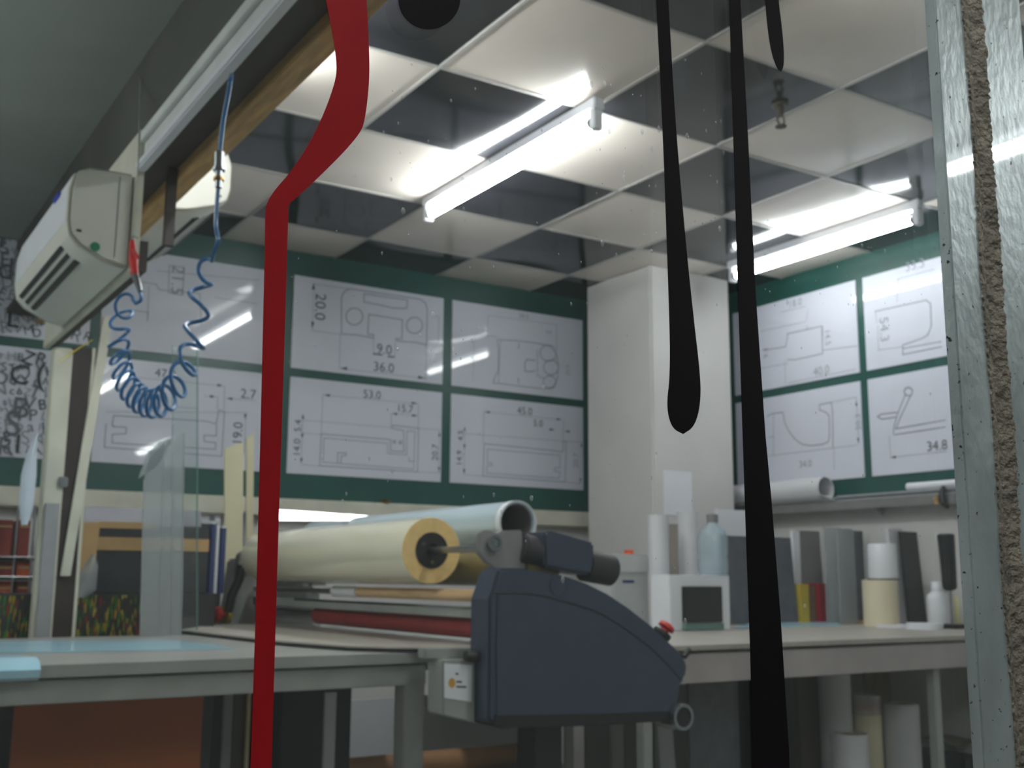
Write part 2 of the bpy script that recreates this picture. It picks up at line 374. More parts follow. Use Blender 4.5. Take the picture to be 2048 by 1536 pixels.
# ================================================================== SHOP WINDOW
win = struct('window_1', (-2.1, YF, .1))
XM = ony(YF, 1886, 740).x
put('pane', M().box((XL, YF-.003, .1), (XM+.01, YF+.003, 2.5)), GLASS, win)
put('pane', M().box((XM+.115, YF-.003, .1), (XR, YF+.003, 2.5)), GLASS, win)
yf = YF-.012
x1 = ony(yf, 1976, 700).x; x2 = ony(yf, 2010, 700).x
mu = put('mullion', M().box((XM, yf, .1), (x1, YF-.003, 2.5)), GALV, win, bevel=.001)
put('mullion_flange', M().box((x2, yf, .1), (x2+.05, YF-.003, 2.5)), GALV, win, bevel=.001)
def sealant():
    m = M(); n = 1100; vs = []
    for i in range(n+1):
        z = .1+2.4*i/n; j0 = random.uniform(-.0008, .0012)+.001*math.sin(z*31); j1 = random.uniform(-.0024, .0012)+.0008*math.sin(z*47)
        vs += [(x1-j0-.001, yf-.0012, z), ((x1+x2)/2, yf+.003, z), (x2-j1+.001, yf-.0012, z)]
    m.add(vs, [(3*i+k, 3*i+k+1, 3*i+k+4, 3*i+k+3) for i in range(n) for k in (0, 1)]); return m
put('sealant_seam', sealant(), SEAL, win, solid=.004)
def drops():
    m = M()
    zones = [((760, 120), (1320, 540), 70), ((1500, 440), (1850, 610), 60), ((560, 250), (1300, 1050), 60), ((1250, 120), (1480, 480), 40), ((900, 560), (1900, 1250), 50)]
    for (a, b, n) in zones:
        for _ in range(n):
            p = ony(YF-.0034, random.uniform(a[0], b[0]), random.uniform(a[1], b[1])); r = random.uniform(.0002, .0008) if random.random() < .88 else .0012
            h = r*random.uniform(1, 1.9); vs = [p+Vector((0, -r*.5, 0))]
            for k in range(8):
                an = 2*PI*k/8; vs.append(p+Vector((r*math.cos(an), .0003, h*math.sin(an))))
            m.add(vs, [(0, 1+k, 1+(k+1) % 8) for k in range(8)])
    return m
dr = put('water_drops', drops(), clear('dried_drop', (.9, .95, .95), .18, rough=.15, diffuse=(.8, .85, .85)), win); dr['kind'] = 'stuff'

def decal(name, pts, mat, label, group=None):
    q = [ony(YF-.0035, *p) for p in pts]
    o = put(name, M().prism(q, (0, -.0004, 0)), mat, smooth=False); return tag(o, label, 'decal', group)
def strip_decal(name, Lp, Rp, mat, label, group=None):
    """a vinyl strip with its left and right outlines given from the top down"""
    m = M(); n = 70; ys_ = sorted({p[1] for p in Lp}|{p[1] for p in Rp})
    def at(P, y):
        for a, b in zip(P, P[1:]):
            if a[1] <= y <= b[1]: return a[0]+(b[0]-a[0])*((y-a[1])/max(1e-9, b[1]-a[1]))
        return P[-1][0] if y > P[-1][1] else P[0][0]
    rows = [(ony(YF-.0035, at(Lp, y), y), ony(YF-.0035, at(Rp, y), y)) for y in ys_]
    d = Vector((0, -.0004, 0)); vs = []
    for a, b in rows: vs += [a, b, b+d, a+d]
    k = len(rows); fs = [(4*i+j, 4*i+(j+1) % 4, 4*i+4+(j+1) % 4, 4*i+4+j) for i in range(k-1) for j in range(4)]
    m.add(vs, fs+[(0, 1, 2, 3), (4*k-1, 4*k-2, 4*k-3, 4*k-4)])
    return tag(put(name, m, mat, smooth=False), label, 'decal', group)
def smooth_pts(pts, it=2):
    for _ in range(it):
        q = [pts[0]]
        for a, b in zip(pts, pts[1:]): q += [(a[0]*.75+b[0]*.25, a[1]*.75+b[1]*.25), (a[0]*.25+b[0]*.75, a[1]*.25+b[1]*.75)]
        pts = q+[pts[-1]]
    return pts
Lr = smooth_pts([(638, -60), (652, 0), (668, 85), (674, 135), (670, 165), (650, 222), (620, 285), (583, 342), (549, 380), (532, 408), (530, 430), (529, 520), (520, 900), (511, 1240), (498, 1620)])
Rr = smooth_pts([(728, -60), (733, 0), (738, 110), (738, 160), (734, 205), (727, 250), (718, 268), (690, 302), (640, 352), (588, 400), (577, 408), (576, 420), (574, 500), (563, 850), (552, 1200), (540, 1620)])
strip_decal('red_paint_decal', Lr, Rr, VRED, 'long wavy dark red vinyl stripe running down the shop glass')
decal('round_drip_decal', [(858+62*math.cos(a), -3+62*math.sin(a)) for a in [2*PI*i/40 for i in range(40)]], VBLK, 'round black vinyl drip tip on the glass beside the red stripe', 'black paint drip decals')
l = smooth_pts([(1309, -60), (1312, 0), (1325, 250), (1336, 560), (1340, 690), (1339, 760), (1334, 800), (1336, 832), (1346, 858), (1366, 868)])
r = smooth_pts([(1332, -60), (1336, 0), (1350, 250), (1372, 500), (1388, 650), (1398, 735), (1401, 785), (1397, 825), (1386, 855), (1366, 868)])
strip_decal('paint_drip_decal', l, r, VBLK, 'black vinyl drip ending in a rounded bulb before the white pillar', 'black paint drip decals')
strip_decal('paint_drip_decal', [(1456, -60), (1458, 0), (1470, 400), (1482, 780), (1491, 1050), (1500, 1300), (1508, 1620)], [(1477, -60), (1480, 0), (1494, 250), (1510, 580), (1530, 870), (1542, 1000), (1560, 1230), (1577, 1500), (1581, 1620)], VBLK, 'tallest black vinyl drip crossing the glass from top to bottom', 'black paint drip decals')
l = smooth_pts([(1528, -60), (1530, 0), (1534, 50), (1542, 105), (1554, 138), (1562, 143)]); r = smooth_pts([(1552, -60), (1556, 0), (1563, 55), (1567, 100), (1567, 132), (1562, 143)])
strip_decal('paint_drip_decal', l, r, VBLK, 'short pointed black vinyl drip at the top of the glass', 'black paint drip decals')

# ================================================================== PARTITION HEADER ON THE LEFT
ph = struct('wall_partition', (-.88, 0, 0))
put('upper_wall', M().box((-.9, -2.44, 2.222), (-.8, YB, H)), DWALL, ph)
put('track_rail', M().box((-.938, -2.44, 2.150), (-.925, -.13, 2.212)).box((-.950, -2.44, 2.182), (-.938, -.13, 2.212)), RAILW, ph, bevel=.002)
put('rail_groove', M().box((-.932, -2.44, 2.124), (-.925, -.13, 2.150)), RAILG, ph)
put('rail_lip', M().box((-.957, -2.44, 2.104), (-.930, -.13, 2.126)), WPLAST, ph, bevel=.004)
put('recess_board', M().box((-.925, -2.44, 2.195), (-.805, YB, 2.221)), DWOOD, ph)
put('timber_beam', M().box((-.803, -2.44, 2.168), (-.742, YB, 2.224)), WOOD, ph, bevel=.003)
put('transom_panel', M().box((-.95, -.125, 1.84), (-.932, 1.06, 2.221)), CREAMP, ph, bevel=.003)
put('transom_underside', M().box((-.932, -.10, 1.85), (-.905, 1.06, 1.93)), DWOOD, ph)
put('short_post', M().box((-.83, .03, 1.97), (-.805, .055, 2.19)), DWOOD, ph)
put('doorpost', M().box((-.925, 1.0, 0), (-.862, 1.06, 1.84)), CREAMP, ph, bevel=.004)
put('doorpost_recess', M().box((-.862, 1.01, 0), (-.80, 1.07, 1.85)), DWOOD, ph)
put('doorpost_edge', M().box((-.80, 1.0, 0), (-.79, 1.07, 1.85)), CREAMP, ph)
put('latch', M().box((-.88, .985, 1.365), (-.85, 1.0, 1.40)), STEEL, ph, bevel=.004)
put('lower_rail_plate', M().box((-.915, .985, .85), (-.872, 1.0, 1.31)), RAILG, ph)
# leaning cream plank
a = ony(1.0, 205, 700); b = ony(1.0, 142, 1080); d = (b-a).normalized()
o = put('leaning_plank', M().obox((a+b)/2, Vector((.016, 0, 0)), Vector((0, .008, 0)), d*((b-a).length/2+.12)), CREAMP, bevel=.002)
tag(o, 'thin cream plank leaning beside the doorpost under the air conditioner', 'plank')
o = put('hanging_wire', M().tube([onx(-.902, 281, 156), onx(-.97, 279, 250), onx(-1.0, 276, 352)], .0018, 6), RAILG)
tag(o, 'thin wire hanging down the dark board onto the air conditioner', 'wire')
o = put('loose_wire', M().tube([onx(-.8, 185, 680), onx(-.84, 160, 695), onx(-.9, 130, 715), onx(-.96, 118, 722)], .0022, 6), YELP)
tag(o, 'thin yellow wire tied around the doorpost', 'wire')

def air_conditioner(x0, x1, y0, y1, z0, z1, sgn, label, nm='air_conditioner'):
    """x0 is the wall side, x1 the front; sgn -1 when the front faces -X"""
    t = thing(nm, label, 'air conditioner', ((x0+x1)/2, (y0+y1)/2, z0), 'split air conditioners')
    D = abs(x1-x0); h = z1-z0
    prof = [(0, 0), (0, h), (.3*D, h*1.0), (.72*D, h*.985), (.93*D, h*.92), (D, h*.74), (D, h*.42), (D*.95, h*.27), (D*.80, h*.17), (.4*D, h*.05)]
    put('body', M().prism([(x0+sgn*a, y0+.012, z0+b) for a, b in prof], (0, y1-y0-.024, 0)), ACW, t, bevel=.008)
    for yy in (y0, y1-.0121):
        put('end_cap', M().prism([(x0+sgn*a*.995, yy, z0+b*.995+.001) for a, b in prof], (0, .012, 0)), ACW, t, bevel=.006)
    fp = [(.80*D, h*.97), (.935*D, h*.925), (D*1.008, h*.745), (D*1.008, h*.42)]
    q = [(x0+sgn*a, z0+b) for a, b in fp]; inn = [(x0+sgn*(a-.012), z0+b-.004) for a, b in fp]
    put('front_panel', M().prism([(c, y0+.03, e) for c, e in q+inn[::-1]], (0, y1-y0-.06, 0)), WPLAST, t, bevel=.002)
    ll = [(.955*D, h*.275), (.60*D, h*.085)]
    for k in range(3):
        u0 = k*.33+.04; u1 = u0+.17
        A = [(ll[0][0]*(1-u)+ll[1][0]*u+.004, ll[0][1]*(1-u)+ll[1][1]*u-.003) for u in (u0, u1)]
        put('louvre_slot', M().prism([(x0+sgn*c, y0+.12, z0+e) for c, e in A]+[(x0+sgn*(c-.012), y0+.12, z0+e+.006) for c, e in A[::-1]], (0, y1-y0-.2, 0)), ACGREY, t)
    put('vent_notch', M().box((x0+sgn*.78*D, y0-.002, z0+h*.3), (x0+sgn*.86*D, y0+.004, z0+h*.325)), ACGREY, t)
    return t
ac = air_conditioner(-.951, -1.105, -.10, .72, 1.85, 2.105, -1, 'white air conditioner with louvres on the left end of the partition')
p = ony(-.10, 190, 494); put('round_sticker', M().cyl((p.x, -.104, p.z), (p.x, -.1, p.z), .012, n=20), GREENST, ac)
p = Vector((-1.0975, .10, 2.062)); put('badge', M().obox(p, Vector((0, .035, 0)), Vector((-.006, 0, .014)), Vector((-.003, 0, -.002))), BLUEST, ac)
put('panel_gap', M().box((-.951-.035, -.1025, 1.875), (-.951-.037, -.0995, 2.09)), RAILG, ac)
ac = air_conditioner(-.738, -.50, .50, 1.30, 2.222, 2.482, 1, 'white air conditioner half hidden behind the timber beam')
put('mount_plate', M().box((-.799, .54, 2.235), (-.736, 1.26, 2.46)), STEEL, ac)

# ------------------------------------------------------------------ coiled air hose
hose = thing('air_hose', 'coiled blue air hose looping below the partition beam', 'hose', (-.9, -.5, 1.5))
XH = -.985
def cat(pts, n):
    out = []; P = [Vector(p) for p in pts]
    for i in range(len(P)-1):
        p0, p1, p2, p3 = P[max(i-1,0)], P[i], P[i+1], P[min(i+2, len(P)-1)]
        for k in range(n):
            t = k/n; out.append(.5*((2*p1)+(p2-p0)*t+(2*p0-5*p1+4*p2-p3)*t*t+(3*p1-p0-3*p2+p3)*t**3))
    return out+[P[-1]]
top = [onx(-.952, 463, 150)]+[onx(XH, *p) for p in ((461, 160), (456, 190), (446, 245), (440, 300))]
put('upper_line', M().tube(cat(top, 8), .0045, 10), BLUEH, hose)
a = onx(XH, 439, 305); b = onx(XH, 437, 375)
put('coupling', M().cyl(a, a*.55+b*.45, .0095, n=14).cyl(a*.5+b*.5, b, .007, n=14).cyl(a*.56+b*.44, a*.48+b*.52, .012, n=14), STEEL, hose)
put('coupling_ring', M().cyl(a*.28+b*.72, a*.2+b*.8, .010, n=14), BRASS, hose)
lead = [onx(XH, *p) for p in ((436, 378), (433, 420), (432, 455), (436, 480), (428, 503))]
path = [onx(XH, *p) for p in ((418, 520), (404, 560), (396, 620), (388, 680), (374, 728), (350, 775), (318, 805), (282, 800), (252, 765), (240, 715), (238, 670), (245, 625), (256, 600))]
cp = cat(path, 40); L = len(cp); pts = []; turns = 18.0
den = []
for i in range(L):
    u = i/(L-1); den.append(.62+1.25*math.exp(-((u-.60)/.17)**2))
tot = sum(den); ph_ = PI*.5
for i, q in enumerate(cp):
    tg = (cp[min(i+1, L-1)]-cp[max(i-1, 0)]).normalized(); n1 = tg.cross(Vector((1,0,0))).normalized(); u = i/(L-1); n2 = Vector((1,0,0))*.75+tg*(.12+.75*math.exp(-((u-.62)/.2)**2)); rr = (.024+.006*min(1, u*2.2))*min(1, .35+u*9, .5+(1-u)*12)
    pts.append(q+n1*rr*math.cos(ph_)+n2*rr*math.sin(ph_)); ph_ += 2*PI*turns*den[i]/tot
fin = [onx(-.985, *p) for p in ((272, 607), (282, 600), (281, 585))]
full = cat(lead, 6)+pts+cat(fin, 6)
put('coil', M().tube(full, .0042, 8), BLUEH, hose)
gun = thing('blow_gun', 'red air blow gun hanging on the end of the blue hose', 'air gun', onx(-.985, 268, 560))
put('nozzle_body', M().tube([onx(-.985, *p) for p in ((281, 584), (276, 566), (270, 552))], [.006, .008, .009], 12), STEEL, gun)
put('handle', M().tube([onx(-.985, *p) for p in ((270, 552), (266, 520), (264, 482))], [.009, .011, .006], 12), REDP, gun)
put('trigger', M().tube([onx(-.985, *p) for p in ((266, 500), (274, 513), (277, 516))], [.005, .005, .003], 8), REDP, gun)
put('hook', M().tube([onx(-.985, *p) for p in ((264, 484), (263, 476), (268, 472), (276, 476))], .002, 6), STEEL, gun)

# ================================================================== POSTERS
def poster(u0, u1, z0, z1, ax, val, label):
    if ax == 1: t = tag(put('profile_poster', M().box((u0, val-.006, z0), (u1, val, z1)), POSTER, bevel=.001), label, 'poster', 'posters of technical drawings')
    else: t = tag(put('profile_poster', M().box((val-.006, u0, z0), (val, u1, z1)), POSTER, bevel=.001), label, 'poster', 'posters of technical drawings')
    return t
Z1, Z2, Z3, Z4 = 2.572, 2.096, 2.052, 1.572
pB1 = poster(-.53, .33, Z2, Z1, 1, YB, 'glossy profile drawing poster behind the hose, left of the red stripe, upper row')
pB2 = poster(-.53, .33, Z4, Z3, 1, YB, 'profile drawing poster marked 2.7 and 19.0 below the coiled hose')
pC1 = poster(.385, 1.245, Z2, Z1, 1, YB, 'profile drawing poster with two circles, marked 20.0, 9.0 and 36.0')
pC2 = poster(.385, 1.245, Z4, Z3, 1, YB, 'profile drawing poster marked 53.0 and 15.7 beside the red stripe')
pD1 = poster(1.30, 2.18, Z2, Z1, 1, YB, 'drawing poster left of the pillar, upper one, with a lamp streak on it')
pD2 = poster(1.30, 2.18, Z4, Z3, 1, YB, 'drawing poster left of the pillar, lower one, marked 45.0 and 5.0')
pF1 = poster(.70, 1.58, Z2, Z1, 0, XR, 'drawing poster right of the tall black drip, upper row, stepped profile')
pF2 = poster(.70, 1.58, Z4, Z3, 0, XR, 'drawing poster right of the tall black drip, lower row, curved gutter profile')
pG1 = poster(-.22, .655, Z2, Z1, 0, XR, 'drawing poster next to the steel post, upper row, rounded profile')
pG2 = poster(-.22, .655, Z4, Z3, 0, XR, 'drawing poster next to the steel post, lower row, hinged arm profile')
def z8(p): return (540+p[0]*.32227, 520+p[1]*.32237)
def z4(p): return (1440+p[0]*.34507, 480+p[1]*.34505)
def z5(p): return (180+p[0]*.3125, 480+p[1]*.3125)
def ink(parent, ax, val, tr, fn, mat=INK, mat2=INKD):
    A = Ink(ax, val, .0068, tr); B = Ink(ax, val, .0072, tr); fn(A, B)
    put('line_drawing', A, mat, parent, smooth=False)['kind'] = 'stuff'
    if B.v: put('dimension_numbers', B, mat2, parent, smooth=False)['kind'] = 'stuff'
HP = PI/2
def dC1(a, t):
    a.pl([(440, 460), (440, 235), (455, 200), (490, 180), (930, 245), (962, 270), (972, 310), (968, 528), (900, 512), (790, 505), (775, 490), (815, 490), (818, 372), (610, 338), (603, 462), (640, 466), (638, 486), (545, 468), (440, 460)], .006)
    a.pl([(580, 212), (850, 250), (845, 302), (762, 300), (700, 285), (580, 262)], .006, True)
    a.circ((520, 352), 52, .006); a.circ((893, 407), 50, .006)
    a.ln((432, 460), (428, 672), .003); a.ln((965, 528), (962, 748), .003); a.ln((638, 486), (640, 590), .003); a.ln((775, 505), (770, 605), .003)
    a.ln((435, 675), (960, 735), .0025); a.ln((268, 150), (260, 430), .0025); a.ln((255, 438), (430, 462), .003); a.ln((268, 150), (480, 180), .003); a.pl([(1010, 348), (1045, 352), (1040, 520)], .003)
    t.arrow((268, 140), (266, 185)); t.arrow((258, 430), (262, 385)); t.arrow((430, 672), (475, 675)); t.arrow((962, 735), (915, 728))
    t.tx('20.0', (306, 292), .058, -HP); t.tx('9.0', (706, 558), .052); t.tx('36.0', (702, 670), .05); t.ln((640, 583), (690, 590), .008); t.ln((730, 600), (765, 603), .008)
ink(pC1, 1, YB, z8, dC1)
def dC2(a, t):
    a.pl([(315, 1080), (745, 1115), (745, 1185), (828, 1190), (825, 1058), (752, 1045), (752, 1026), (918, 1045), (912, 1315), (305, 1277)], .005, True)
    a.pl([(332, 1105), (728, 1138), (725, 1200), (845, 1210), (845, 1062), (895, 1062), (888, 1298), (325, 1255)], .004, True)
    a.pl([(415, 1262), (418, 1195), (470, 1198), (468, 1215), (440, 1215), (435, 1265)], .005); a.pl([(858, 1225), (858, 1248), (885, 1250)], .004); a.circ((768, 1128), 8, .005); a.circ((806, 1132), 8, .005)
    a.ln((325, 835), (315, 1075), .003); a.ln((918, 895), (916, 1040), .003); a.ln((748, 950), (748, 1020), .003)
    a.ln((330, 838), (915, 893), .0025); a.ln((748, 952), (915, 968), .0025); a.ln((200, 995), (750, 1040), .0025); a.ln((195, 1075), (312, 1083), .0025); a.ln((190, 1270), (305, 1280), .0025); a.ln((916, 1045), (1050, 1055), .0025); a.ln((912, 1315), (1050, 1322), .0025)
    a.ln((202, 955), (190, 1265), .0025); a.ln((1048, 1060), (1044, 1318), .0025)
    for p, q in (((328, 838), (368, 842)), ((915, 893), (875, 888)), ((752, 953), (785, 957)), ((915, 968), (878, 965)), ((202, 955), (201, 985)), ((196, 1110), (197, 1080)), ((190, 1265), (192, 1230)), ((1048, 1065), (1047, 1095)), ((1044, 1318), (1045, 1285))): t.arrow(p, q, .014)
    t.tx('53.0', (630, 838), .042); t.tx('15.7', (833, 925), .04); t.tx('14.0', (165, 1165), .036, HP); t.tx('5.4', (172, 1030), .036, HP); t.tx('20.7', (1022, 1195), .036, HP)
ink(pC2, 1, YB, z8, dC2)
def dD1(a, t):
    a.pl([(1410, 495), (1560, 505), (1680, 522), (1740, 540), (1775, 590), (1785, 650), (1780, 740), (1750, 790), (1690, 800), (1400, 765), (1380, 765), (1390, 730), (1412, 690), (1415, 560), (1405, 505)], .005, True)
    a.pl([(1425, 505), (1415, 760)], .004); a.circ((1722, 578), 50, .005); a.circ((1740, 668), 46, .005); a.circ((1732, 760), 40, .005)
    a.pl([(1640, 625), (1590, 618), (1578, 640), (1578, 690), (1605, 695), (1640, 690)], .006); a.pl([(1655, 560), (1655, 720), (1700, 735)], .004)
    a.ln((1540, 520), (1540, 550), .006); a.ln((1538, 735), (1538, 765), .006); a.ln((1350, 345), (1345, 480), .003); a.ln((1775, 400), (1775, 560), .003); a.ln((1355, 345), (1770, 402), .0025); a.ln((1265, 460), (1255, 750), .0025); a.ln((1265, 460), (1410, 480), .0025)
    a.tx('38.0', (1570, 350), .028); a.tx('4.0', (1725, 450), .024); a.tx('23.5', (1845, 685), .026, HP); a.arrow((1248, 590), (1250, 615), .012)
ink(pD1, 1, YB, z8, dD1)
def dD2(a, t):
    a.pl([(1325, 1140), (1815, 1190), (1818, 1125), (1835, 1125), (1828, 1378), (1318, 1340)], .005, True)
    a.pl([(1345, 1175), (1795, 1212), (1795, 1290), (1762, 1290), (1762, 1312), (1795, 1315), (1790, 1355), (1340, 1322), (1342, 1275), (1375, 1278), (1375, 1262), (1345, 1258)], .004, True)
    a.ln((1325, 940), (1318, 1135), .003); a.ln((1818, 990), (1815, 1120), .003); a.ln((1330, 942), (1805, 992), .0025); a.ln((1205, 1035), (1200, 1330), .0025); a.ln((1205, 1078), (1820, 1125), .0025); a.ln((1200, 1330), (1318, 1342), .0025); a.ln((1930, 1125), (1922, 1385), .0025); a.ln((1835, 1125), (1930, 1130), .0025); a.ln((1828, 1378), (1925, 1388), .0025)
    for p, q in (((1325, 942), (1360, 946)), ((1808, 992), (1775, 988)), ((1765, 1055), (1730, 1052)), ((1820, 1062), (1855, 1066)), ((1205, 1035), (1204, 1060)), ((1202, 1175), (1203, 1145)), ((1200, 1330), (1201, 1298)), ((1928, 1132), (1927, 1160)), ((1922, 1385), (1923, 1355))): t.arrow(p, q, .014)
    t.tx('45.0', (1577, 940), .042); t.tx('5.0', (1660, 1016), .038); t.tx('14.9', (1172, 1230), .034, HP); t.tx('4.5', (1180, 1090), .034, HP); a.tx('20.7', (1895, 1245), .036, HP)
ink(pD2, 1, YB, z8, dD2)
def dB1(a, t):
    a.pl([(330, 270), (420, 285), (440, 320), (700, 345), (710, 540)], .004); a.pl([(505, 165), (600, 178), (590, 355), (500, 340)], .004, True); a.tx('21.5', (555, 260), .06, -HP)
    a.ln((430, 200), (1080, 260), .003); a.ln((800, 370), (1070, 410), .003); a.ln((375, 300), (365, 500), .003); a.pl([(260, 450), (370, 465), (365, 520)], .004)
ink(pB1, 1, YB, z5, dB1)
def dB2(a, t):
    a.pl([(100, 1180), (90, 1328), (840, 1385), (858, 1100), (822, 1088), (805, 1178), (735, 1160), (150, 1125), (140, 1180), (145, 1195), (230, 1200), (228, 1240), (140, 1245), (140, 1300), (800, 1340), (802, 1298), (728, 1290), (728, 1250), (805, 1255), (808, 1185)], .005)
    a.ln((140, 865), (850, 935), .0025); a.ln((858, 935), (855, 1085), .003); a.ln((815, 1005), (812, 1085), .003); a.ln((730, 998), (805, 1005), .0025); a.ln((868, 1015), (1055, 1028), .0025); a.ln((100, 1100), (1000, 1105), .0025); a.ln((995, 1105), (985, 1370), .0025); a.ln((420, 1060), (690, 1080), .0025)
    for p, q in (((850, 935), (812, 930)), ((802, 1005), (765, 1002)), ((870, 1015), (908, 1018)), ((990, 1150), (991, 1115))): t.arrow(p, q, .015)
    t.tx('47.0', (480, 858), .04); t.tx('2.7', (1010, 990), .046); t.tx('19.0', (945, 1240), .046, HP)
ink(pB2, 1, YB, z5, dB2)
def dF1(a, t):
    a.pl([(255, 640), (385, 620), (395, 570), (395, 545), (595, 500), (600, 660), (440, 695), (395, 695)], .006); a.pl([(600, 500), (600, 640), (800, 615)], .004)
    a.ln((240, 530), (500, 475), .003); a.ln((380, 700), (385, 835), .003); a.ln((505, 470), (515, 410), .003); a.ln((240, 745), (400, 715), .003); a.ln((400, 830), (790, 750), .003); a.ln((360, 420), (500, 385), .003)
    a.tx('18.0', (440, 368), .04); a.tx('14.5', (628, 565), .036, -HP); a.tx('40.0', (592, 760), .045); a.tx('9.4', (272, 655), .034, HP); a.ln((510, 500), (510, 525), .004)
ink(pF1, 0, XR, z4, dF1)
def dF2(a, t):
    a.pl([(280, 1020), (315, 1005), (370, 1000), (380, 1060), (405, 1110), (440, 1155), (480, 1185), (530, 1193), (600, 1185), (632, 1170), (640, 1140), (638, 1020), (620, 1000), (582, 985), (582, 955), (650, 942), (658, 1000), (660, 1205)], .006)
    a.ln((315, 1010), (315, 1250), .004); a.ln((290, 1145), (320, 1140), .004); a.ln((260, 1255), (800, 1190), .003); a.ln((650, 942), (795, 912), .003); a.ln((795, 915), (810, 1180), .003); a.ln((665, 1210), (668, 1330), .003); a.tx('20.3', (808, 1055), .034, HP); a.tx('34.0', (500, 1300), .036)
    t.arrow((795, 930), (797, 962), .014); t.arrow((808, 1180), (806, 1148), .014)
ink(pF2, 0, XR, z4, dF2)
def dG1(a, t):
    a.pl([(905, 415), (1200, 350), (1225, 370), (1230, 500), (1210, 550), (1180, 570), (1065, 610), (1065, 665), (1290, 620)], .006); a.pl([(1065, 630), (1285, 590)], .005)
    a.ln((905, 415), (915, 480), .003); a.ln((920, 640), (1065, 620), .003); a.ln((920, 500), (925, 640), .003); a.ln((1030, 360), (1040, 225), .003); a.ln((1030, 230), (1250, 170), .003)
    a.tx('33.3', (1135, 148), .046); a.tx('54.3', (955, 520), .052, -HP)
ink(pG1, 0, XR, z4, dG1)
def dG2(a, t):
    a.circ((1097, 880), 24, .006); a.pl([(1080, 895), (1030, 1020), (1015, 1080), (1010, 1120)], .006); a.pl([(1112, 900), (1050, 1030), (1025, 1095), (1310, 1045)], .006)
    a.pl([(1015, 1130), (1310, 1085)], .006); a.pl([(1030, 1000), (940, 1010), (918, 1025), (945, 1040), (1020, 1028)], .006); a.ln((985, 1140), (995, 1260), .003); a.ln((990, 1262), (1320, 1225), .003)
    t.tx('34.8', (1263, 1195), .046); t.arrow((995, 1262), (1025, 1258), .016)
ink(pG2, 0, XR, z4, dG2)
# lettering panels left of the posters
LG = [pm('letter_grey_%d' % i, c, .5) for i, c in enumerate(((36, 38, 44), (92, 96, 102), (140, 146, 150)))]
def letter_panel(z0, z1, label, fixed, seed):
    t = tag(put('lettering_panel', M().box((-1.45, YB-.006, z0), (-.575, YB, z1)), POSTER, bevel=.001), label, 'poster', 'panels of jumbled lettering')
    rnd = random.Random(seed); ms = [M(), M(), M()]; k = [0]
    def put_l(ch, x, z, h, s, rot):
        v, f = glyphs(ch, h); c, q = math.cos(rot), math.sin(rot); k[0] += 1; y = YB-.0062-.00004*k[0]
        ms[s].add([(x+p.x*c-p.y*q, y, z+p.x*q+p.y*c) for p in v], f)
    zz = z0+.035
    while zz < z1-.025:
        xx = -1.43
        while xx < -.6:
            h = rnd.uniform(.03, .06); put_l(rnd.choice('ABCDEFGHKLMNPRSTUVYZabcdegs'), xx+.03, zz, h, rnd.choice((0, 1, 1, 2, 2)), rnd.uniform(-.4, .4)); xx += h*.9
        zz += .05
    for ch, p, h, s in fixed:
        q = ony(YB, *p); put_l(ch, q.x, q.z, h, s, 0)
    for m_, l_ in zip(ms, LG): put('letters', m_, l_, t, smooth=False)['kind'] = 'stuff'
letter_panel(Z2, Z1, 'grey jumbled lettering panel behind the air conditioner, upper row', [('H', (20, 480), .1, 1), ('d', (10, 540), .1, 1), ('L', (25, 640), .08, 0)], 3)
letter_panel(Z4, Z3, 'grey jumbled lettering panel with a large black C, lower row', [('C', (38, 752), .085, 0), ('(', (80, 750), .1, 0), ('S', (25, 850), .11, 1), ('B', (40, 818), .09, 1), ('R', (10, 895), .08, 1), ('I', (35, 890), .08, 0)], 5)

# ================================================================== LEFT TABLE
TZ = .88; TY = -.30; TXR = -.14
tb = thing('work_table', 'long worn grey work table in front on the left', 'table', (-1.2, .3, 0))
put('tabletop', M().box((-2.9, TY, TZ-.028), (TXR, .87, TZ)), TOPM, tb, bevel=.002)
put('front_apron', M().box((-2.88, TY+.02, .795), (TXR-.02, TY+.06, TZ-.033)), GREYM, tb, bevel=.002)
put('side_apron', M().box((TXR-.06, TY+.06, .795), (TXR-.02, .85, TZ-.033)), GREYM, tb, bevel=.002)
put('back_apron', M().box((-2.88, .81, .795), (TXR-.06, .85, TZ-.033)), GREYM, tb, bevel=.002)
for x0, y0 in ((TXR-.082, TY+.022), (TXR-.082, .79), (-1.33, TY+.022), (-1.33, .79), (-2.87, TY+.022), (-2.87, .79)):
    put('leg', M().box((x0, y0, 0), (x0+.06, y0+.06, .80)), GREYM, tb, bevel=.003)
# blue film sheets and a roll on the table
def sheet(name, pts, z, mat, label, cat, th=.0015, group=None):
    return tag(put(name, M().prism([(p[0], p[1], z) for p in pts], (0, 0, th)), mat, smooth=False), label, cat, group)
q = [onz(TZ, *p)[:2] for p in ((0, 1296), (90, 1306), (470, 1298), (425, 1290), (345, 1281), (60, 1283), (0, 1282))]
q[0] = (q[0][0]-.5, q[0][1]-.1); q[-1] = (q[-1][0]-.5, q[-1][1])
sheet('film_sheet', q, TZ+.0005, LBLUE, 'pale blue film sheet spread across the left work table', 'sheet')
c = ony(TY+.02, 0, 1310); e = ony(TY-.02, 78, 1320)
m = M(); n = 12; prof = [(TY+.3, TZ+.006), (TY+.12, TZ+.012), (TY+.02, TZ+.018), (TY-.025, TZ+.012), (TY-.05, TZ-.005), (TY-.045, TZ-.022), (TY-.02, TZ-.03)]
for th in (0,): m.add([(xx, yy, zz) for xx in (-1.75, e.x) for yy, zz in prof], [(i, i+1, len(prof)+i+1, len(prof)+i) for i in range(len(prof)-1)])
tag(put('folded_film', m, LBLUE, solid=.002), 'blue film folded over the front edge of the left table', 'sheet')

